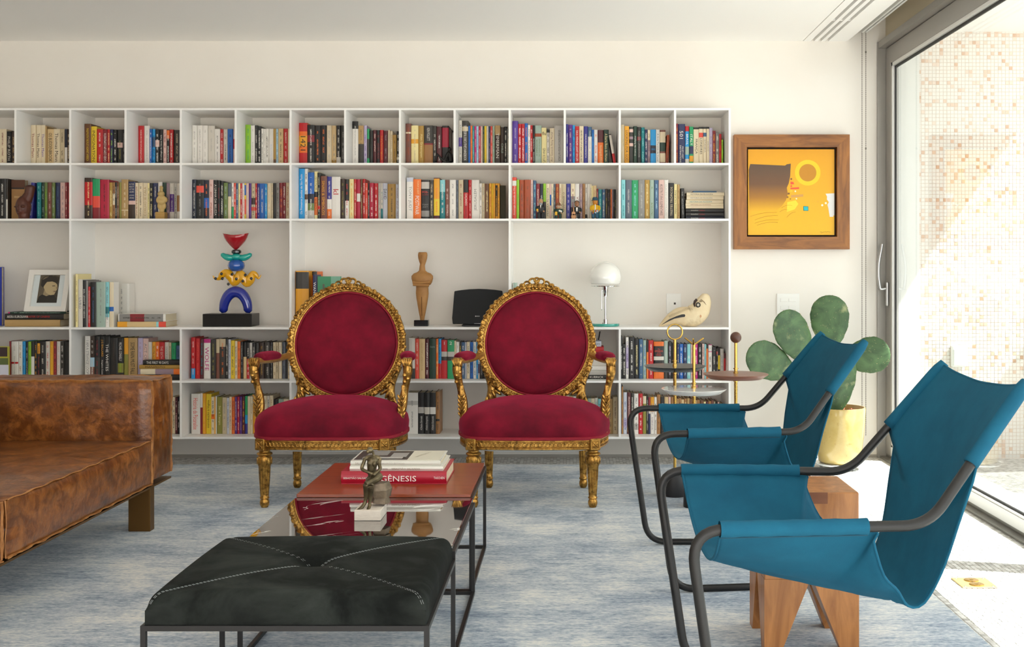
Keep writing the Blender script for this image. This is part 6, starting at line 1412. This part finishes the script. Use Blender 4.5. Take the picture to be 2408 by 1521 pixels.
def head(t, h, z=.8, r=.13, m=SKIN):
    q = MB(); q.ell((0, -.01*h, z*h), (r*h*.86, r*h*.9, r*h*1.15), None, 18, 12); o = q.build('head', m, t, angle=180)
    q = MB(); q.ell((0, -(r+.0)*h*.95, (z-.01)*h), (.025*h, .03*h, .035*h), None, 8, 6); q.build('nose', m, o)
    q = MB()
    for s in (-1, 1): q.ell((s*.045*h, -r*h*.86, (z+.03)*h), (.014*h, .012*h, .012*h), None, 8, 5)
    e = q.build('eyes', SUIT, o); e['kind'] = 'stuff'
    return o
def fig_a(t, h):
    torso(t, h, SUIT, SUIT, wd=.21); hd_ = head(t, h, .83, .125)
    q = MB(); q.ell((0, -.05*h, .73*h), (.085*h, .09*h, .075*h), None, 14, 8); q.build('beard', HAIRG, hd_, angle=180)
    q = MB(); q.ell((0, .03*h, .88*h), (.118*h, .1*h, .11*h), None, 14, 8); q.build('hair', HAIRG, hd_, angle=180)
    q = MB(); q.prism([(-.03*h, .66*h), (.03*h, .66*h), (0, .5*h)], lambda a, b_, d: Vector((a, d, b_)), -.14*h, -.1*h); q.build('shirt', WHT, t, smooth=False)
    q = MB(); q.rbox((-.15*h, -.17*h, .44*h), (.09*h, .03*h, .1*h), .002, 1); q.build('book_prop', plain('d9a52a', .6), t)
def fig_b(t, h):
    g = plain('1e3b32', .6); torso(t, h, g, g, top=.6, wd=.25, dp=.15); hd_ = head(t, h, .74, .15)
    q = MB(); q.lathe([(.0, .84*h), (.22*h, .835*h), (.22*h, .85*h), (.14*h, .86*h), (.13*h, .94*h), (.1*h, .985*h), (0, .99*h)], 24, (0, 0, 0)); q.build('hat', plain('7a4a2c', .7), hd_)
    q = MB()
    for s in (-1, 1): q.torus((s*.055*h, -.145*h, .76*h), .04*h, .008*h, RX90, 14, 6)
    q.build('glasses', plain('d9d6cf', .4), hd_)
    q = MB(); q.rbox((-.13*h, -.2*h, .34*h), (.15*h, .05*h, .22*h), .002, 1); q.build('book_prop', plain('d9a52a', .6), t)
    q = MB(); q.rbox((.12*h, -.19*h, .48*h), (.2*h, .04*h, .1*h), .003, 1, rot=RYm(.35)); q.build('paper_prop', WHT, t)
def fig_c(t, h):
    torso(t, h, SUIT, SUIT, wd=.23); hd_ = head(t, h, .82, .14, plain('96684a', .55))
    q = MB(); q.ell((0, .03*h, .9*h), (.135*h, .11*h, .1*h), None, 14, 8); q.build('hair', plain('1a1614', .6), hd_, angle=180)
    q = MB(); q.prism([(-.05*h, .64*h), (.05*h, .64*h), (.03*h, .42*h), (-.03*h, .42*h)], lambda a, b_, d: Vector((a, d, b_)), -.15*h, -.1*h); q.build('shirt', WHT, t, smooth=False)
    q = MB()
    for s in (-1, 1): q.prism([(0, .635*h), (s*.05*h, .66*h), (s*.05*h, .61*h)], lambda a, b_, d: Vector((a, d, b_)), -.17*h, -.15*h)
    q.build('bow_tie', SUIT, t, smooth=False, fixn=True)
    q = MB(); G = plain('c08a5c', .5)
    for z_, r_ in ((.14, .13), (.31, .1)): q.lathe([(0, 0), (r_*h, 0), (r_*h, .05*h), (0, .05*h)], 22, (-.17*h, -.14*h, z_*h), rot=RX90)
    gb = q.build('guitar_body', G, t); q = MB(); q.rbox((-.17*h, -.17*h, .5*h), (.05*h, .03*h, .26*h), .002, 1); q.build('guitar_neck', G, gb)
def fig_d(t, h):
    yj = plain('d9a90f', .6); torso(t, h, yj, plain('2f5f78', .7), wd=.2); hd_ = head(t, h, .79, .135, plain('d08a3c', .55))
    bh = plain('33566b', .7); q = MB(); q.lathe([(0, .845*h), (.165*h, .84*h), (.16*h, .86*h), (.125*h, .87*h), (.12*h, .95*h), (.09*h, .985*h), (0, .995*h)], 24); q.build('hat', bh, hd_)
    q = MB(); q.ell((0, -.05*h, .7*h), (.08*h, .09*h, .055*h), None, 12, 7); q.build('beard', plain('cf8318', .7), hd_, angle=180)
    q = MB(); q.rbox((0, -.125*h, .54*h), (.05*h, .02*h, .24*h), .002, 1); q.build('shirt', WHT, t)
    q = MB(); rnd = random.Random(2)
    for k in range(14): q.ell((rnd.uniform(-.11, .11)*h, -.17*h, rnd.uniform(.26, .4)*h), .03*h, None, 7, 5, mi=k % 3)
    o = q.build('bouquet', [plain('6f9fc0', .6), plain('c8553a', .6), plain('dfe3e6', .6)], t); o['kind'] = 'stuff'
figurine('small clay man with grey beard in black suit, before the books', 1271.5, 466, 6.74, fig_a)
figurine('small clay figure with brown hat, glasses and dark green coat', 1313, 476, 6.74, fig_b)
figurine('small clay man in black dinner jacket holding a guitar', 1356.5, 471.5, 6.74, fig_c)
figurine('small clay figure in yellow jacket and blue bucket hat', 1399.5, 463, 6.74, fig_d)
# dark clay head with topknot
HY = 6.69; kh = HY/F_PX
h_ = thing('clay_head', 'dark brown clay head with topknot among the second-row books', 'sculpture', (px(53, 0, HY).x, HY, SH[2]+.0006))
hz = lambda y: CAMZ-(y-PY0)*kh-SH[2]
q = MB(); q.ell((0, .01, hz(487)), (.042, .05, .067), None, 20, 14); q.ell((.006, .01, hz(505)), (.03, .036, .04), None, 16, 10); q.tube([(.012, .02, hz(470)), (.028, .025, hz(455)), (.034, .025, hz(442))], [.034, .027, .028], 16); q.ell((.034, .025, hz(440)), (.03, .03, .014), None, 16, 8)
q.ell((-.008, -.042, hz(490)), (.009, .012, .015), None, 10, 6); q.ell((-.008, -.036, hz(499)), (.015, .011, .005), None, 10, 6); q.ell((.018, -.034, hz(486)), (.012, .01, .006), None, 10, 6); q.ell((-.026, -.03, hz(487)), (.01, .01, .006), None, 10, 6); q.lathe([(0, 0), (.03, 0), (.032, .02), (.03, .03), (0, .03)], 18, (.004, .01, .0005))
q.v = [(a_, b_, max(.0006, c_)) for a_, b_, c_ in q.v]
remesh(q.build('head', mat('dark_clay', '4a2419', .45, col2='5f3325', scale=8, bump=.1, bscale=40), h_, angle=180), .003, 2)
# cream fertility figure on a wooden cube
VY = 6.74; kv = VY/F_PX
vt = thing('carved_figure', 'cream rounded figure on a small wooden cube before the books', 'figurine', (px(379.5, 0, VY).x, VY, SH[2]+.0006))
vz = lambda y: CAMZ-(y-PY0)*kv-SH[2]
q = MB(); q.rbox((0, 0, vz(499)/2), (22*kv, .05, vz(499)), .0015, 1); q.build('wooden_cube', mat('pale_wood', 'a8803f', .5, col2='bb9552', scale=4, stretch=(1, 1, 6)), vt)
q = MB()
for x_, y_, rx, rz in ((379.5, 442, 4.5, 5.5), (379.5, 448, 4, 4), (379, 456, 8.5, 7), (377, 466, 7, 6), (384, 466, 7, 6), (374, 471, 6.5, 8), (388, 470, 7, 7), (380, 475, 10, 7.5), (376, 484, 6, 9), (385, 484, 6, 9), (378, 494, 3.6, 7), (383, 494, 3.6, 7)):
    q.ell(((x_-379.5)*kv, -.004 if 460 < y_ < 480 else 0, vz(y_)), (rx*kv, rx*kv*.8, rz*kv), None, 14, 9)
remesh(q.build('body', mat('ivory_stone', 'c9ab6f', .5, bump=.05, bscale=50), vt, angle=180), .0022, 3)
# black reclining metal figure in the top row
BYY = 6.72; kb = BYY/F_PX
bt = thing('metal_figure', 'small black reclining bronze figure in the top row before maroon book', 'figurine', (px(1040, 0, BYY).x, BYY, SH[1]+.0006))
def bp2(x, y, d=0): return ((935+x*S9-1040)*kb, d, CAMZ-(240+y*S9-PY0)*kb-SH[1]+.006)
q = MB(); q.tube([bp2(440, 756), bp2(470, 735), bp2(490, 655), bp2(540, 715), bp2(585, 752)], [.006, .008, .009, .008, .006], 10); q.tube([bp2(560, 752), bp2(590, 715), bp2(615, 655), bp2(640, 640)], [.006, .008, .009, .013], 10)
q.tube([bp2(640, 650), bp2(655, 700), bp2(660, 745)], [.012, .014, .015], 10); q.ell(bp2(640, 595), (.011, .011, .013), None, 12, 8); q.tube([bp2(640, 640), bp2(640, 610)], .006, 8); q.tube([bp2(660, 650), bp2(675, 700), bp2(672, 752)], [.007, .006, .005], 8); q.tube([bp2(585, 752), bp2(660, 750)], .008, 8)
o = remesh(q.build('body', plain('1b1a1a', .5, .3), bt, angle=180), .0025, 2)

# ------------------------------------------------------------------ on the coffee tables
YB1 = 4.175; Zw = .363
a = px(802, 1137, YB1); L1 = (1049-802)*YB1/F_PX
def lying(label, x0, x1, yf, th, z, dp, col, top, spine, mats=None, ang=0.0):
    """large lying book: covers, page block, spine towards the camera"""
    X0_, X1_ = (x0-PX0)*yf/F_PX, (x1-PX0)*yf/F_PX; ln = X1_-X0_
    t = thing('book', label, 'book', ((X0_+X1_)/2, yf+dp/2, z), ang, 'large books on the wooden coffee table'); h2, d2 = ln/2, dp/2
    q = MB(); q.lohi((-h2, -d2+.004, th-.003), (h2, d2, th)); q.lohi((-h2, -d2+.004, 0), (h2, d2, .003))
    n_ = 8; rows = [[(s*h2, -d2+.006-.007*math.sin(PI*k/n_), th*k/n_) for k in range(n_+1)] for s in (-1, 1)]; rows += [[(s*h2, -d2+.009-.007*math.sin(PI*k/n_), th*k/n_) for k in range(n_+1)] for s in (1, -1)]; rows.append(rows[0]); q.grid(rows)
    o = q.build('cover', plain(col, .35), t, angle=50, fixn=True)
    q = MB(); q.lohi((-h2+.004, -d2+.006, .003), (h2-.004, d2-.004, th-.003)); q.build('pages', PAGES, t, smooth=False)
    for body, l_, hh, xx, c in spine: letter(body, l_, hh, (xx, -d2-.0016, th/2), FRONT, plain(c, .5), o)
    for k_, (u0, u1, v0, v1, c) in enumerate(top):
        q = MB(); q.lohi((-h2+u0*ln, -d2+.004+v0*dp, th), (-h2+u1*ln, -d2+.004+v1*dp*.98, th+.0004+.0002*k_)); q.build('cover_print', plain(c, .4), o, smooth=False)
    return t
t1 = .047
lying('large red photography book with white capitals at the bottom of the table stack', 802, 1050, YB1, t1, Zw+.0004, .285, 'a50f2b', [], [('GÊNESIS', .135, .026, .012+.005, 'f0ece6'), ('SEBASTIÃO SALGADO', .098, .0085, -.138, 'f0ece6'), ('TASCHEN', .04, .0085, .168, 'f0ece6')])
z2 = Zw+t1+.0008
lying('slim white photography book with brown capitals, middle of the table stack', 822, 1042, YB1+.012, .0165, z2, .255, 'dcd9d1', [], [('Terra', .025, .007, -.045, '5a5048'), ('SEBASTIÃO SALGADO', .105, .0075, .035, '6b5a3c')])
bk3 = lying('white photography book with a dark cover photograph, topmost of the table stack', 824, 1036, YB1+.02, .0185, z2+.017, .24, 'd3d1c8', [(.02, .62, .1, .95, '2f2e2d'), (.12, .35, .5, .9, '8a8987'), (.4, .58, .35, .75, '9c9b99'), (.1, .55, .2, .35, 'b5b3af'), (.62, .98, .04, .96, 'd6d1c0')], [('SALGADO', .05, .007, -.125, '8a8378'), ('UM INCERTO ESTADO', .12, .006, -.02, 'b5b0a6')])
letter('SEBASTIÃO SALGADO', .13, .012, (.085, .02, .0201), Matrix(((.35, -.94, 0), (.94, .35, 0), (0, 0, 1))), plain('a89d86', .5), bk3)
# seated bronze nude on a travertine base
Zm = .3518
sb = px(833, 1225, 3.62)
sw = 62*3.62/F_PX
sc = thing('bronze_sculpture', 'small bronze seated woman with crossed legs on a travertine base', 'sculpture', (sb.x+sw/2, 3.62, Zm))
TRAV = mat('travertine', 'd9cdbf', .5, col2='e6dccf', scale=10, stretch=(1, 1, 4), col3='6b5646', scale3=34, lo3=.68, hi3=.74, bump=.15, bscale=50)
q = MB(); q.rbox((0, .06, .0165), (sw, .12, .033), .001, 1); q.build('travertine_base', TRAV, sc)
BRZ = mat('patinated_bronze', '4a4030', .38, .75, col2='8a7c5c', scale=16, lo=.35, hi=.75, col3='2b2820', scale3=9, bump=.35, bscale=70, bdist=.004)
ks2 = 3.665/F_PX
def bz2(x, y, d): return Vector(((820+x*.1282-PX0)*ks2-sc.location.x, d, CAMZ-(1040+y*.1282-PY0)*ks2-Zm))
q = MB(); q.tube([bz2(545, 1145, .085), bz2(555, 1030, .085)], [.034, .026], 5, up=(0, 1, 0)); q.tube([bz2(565, 1040, .08), bz2(560, 900, .08), bz2(545, 775, .08)], [.031, .037, .03], 5, up=(0, 1, 0)); q.build('rock_seat', mat('raw_bronze', '8a7a66', .5, .4, col2='5a4c3c', scale=14, bump=.3, bscale=50), sc, angle=20)
q = MB()
T = lambda pts_, rs, n_=10: q.tube(smooth_path([bz2(*p) for p in pts_], 5), [interp([(i/(len(rs)-1), r) for i, r in enumerate(rs)], k/(5*(len(pts_)-1)))[0] for k in range(5*(len(pts_)-1)+1)], n_)
q.ell(bz2(385, 150, .055), (.0098, .0115, .0108), RYm(-.5), 14, 10); q.ell(bz2(345, 175, .05), (.006, .008, .006), None, 10, 7)
T([(425, 180, .06), (440, 240, .062), (430, 290, .065)], [.0045, .004, .006])
T([(430, 280, .066), (425, 340, .062), (415, 430, .06), (410, 540, .062), (430, 640, .07), (440, 720, .078)], [.011, .0185, .0165, .0145, .0175, .02], 14)
T([(290, 300, .064), (420, 285, .066), (550, 300, .066)], [.0065, .008, .0065])
q.ell(bz2(375, 390, .047), (.0065, .007, .0085), None, 10, 7); q.ell(bz2(465, 395, .047), (.0068, .007, .0085), None, 10, 7)
T([(285, 300, .062), (265, 380, .055), (240, 480, .048), (330, 520, .034), (470, 575, .034)], [.0065, .006, .0062, .005, .0048])
T([(555, 305, .066), (550, 400, .058), (570, 490, .046), (500, 560, .036), (440, 575, .033)], [.0065, .006, .0062, .005, .0048])
q.ell(bz2(480, 575, .031), (.006, .005, .006), None, 8, 6); q.ell(bz2(420, 560, .032), (.005, .005, .006), None, 8, 6)
T([(520, 650, .075), (470, 680, .05), (330, 750, .026)], [.0165, .0145, .0095]); T([(330, 750, .026), (330, 900, .034), (315, 1050, .038), (300, 1120, .036)], [.0095, .0085, .006, .0058])
T([(360, 720, .078), (400, 760, .05), (425, 800, .03)], [.016, .0135, .0095]); T([(425, 800, .03), (415, 930, .034), (400, 1060, .036), (390, 1160, .036)], [.0095, .008, .006, .0058])
T([(300, 1110, .036), (260, 1170, .026), (190, 1240, .014)], [.006, .0062, .0075]); T([(390, 1150, .036), (385, 1195, .024), (385, 1238, .012)], [.006, .006, .0075])
q.ell(bz2(200, 1246, .012), (.009, .007, .003), None, 10, 6); q.ell(bz2(388, 1246, .01), (.0085, .006, .003), None, 10, 6)
q.v = [(a_, b_, max(.0335, c_)) for a_, b_, c_ in q.v]
remesh(q.build('figure', BRZ, sc, angle=180), .0016, 1)
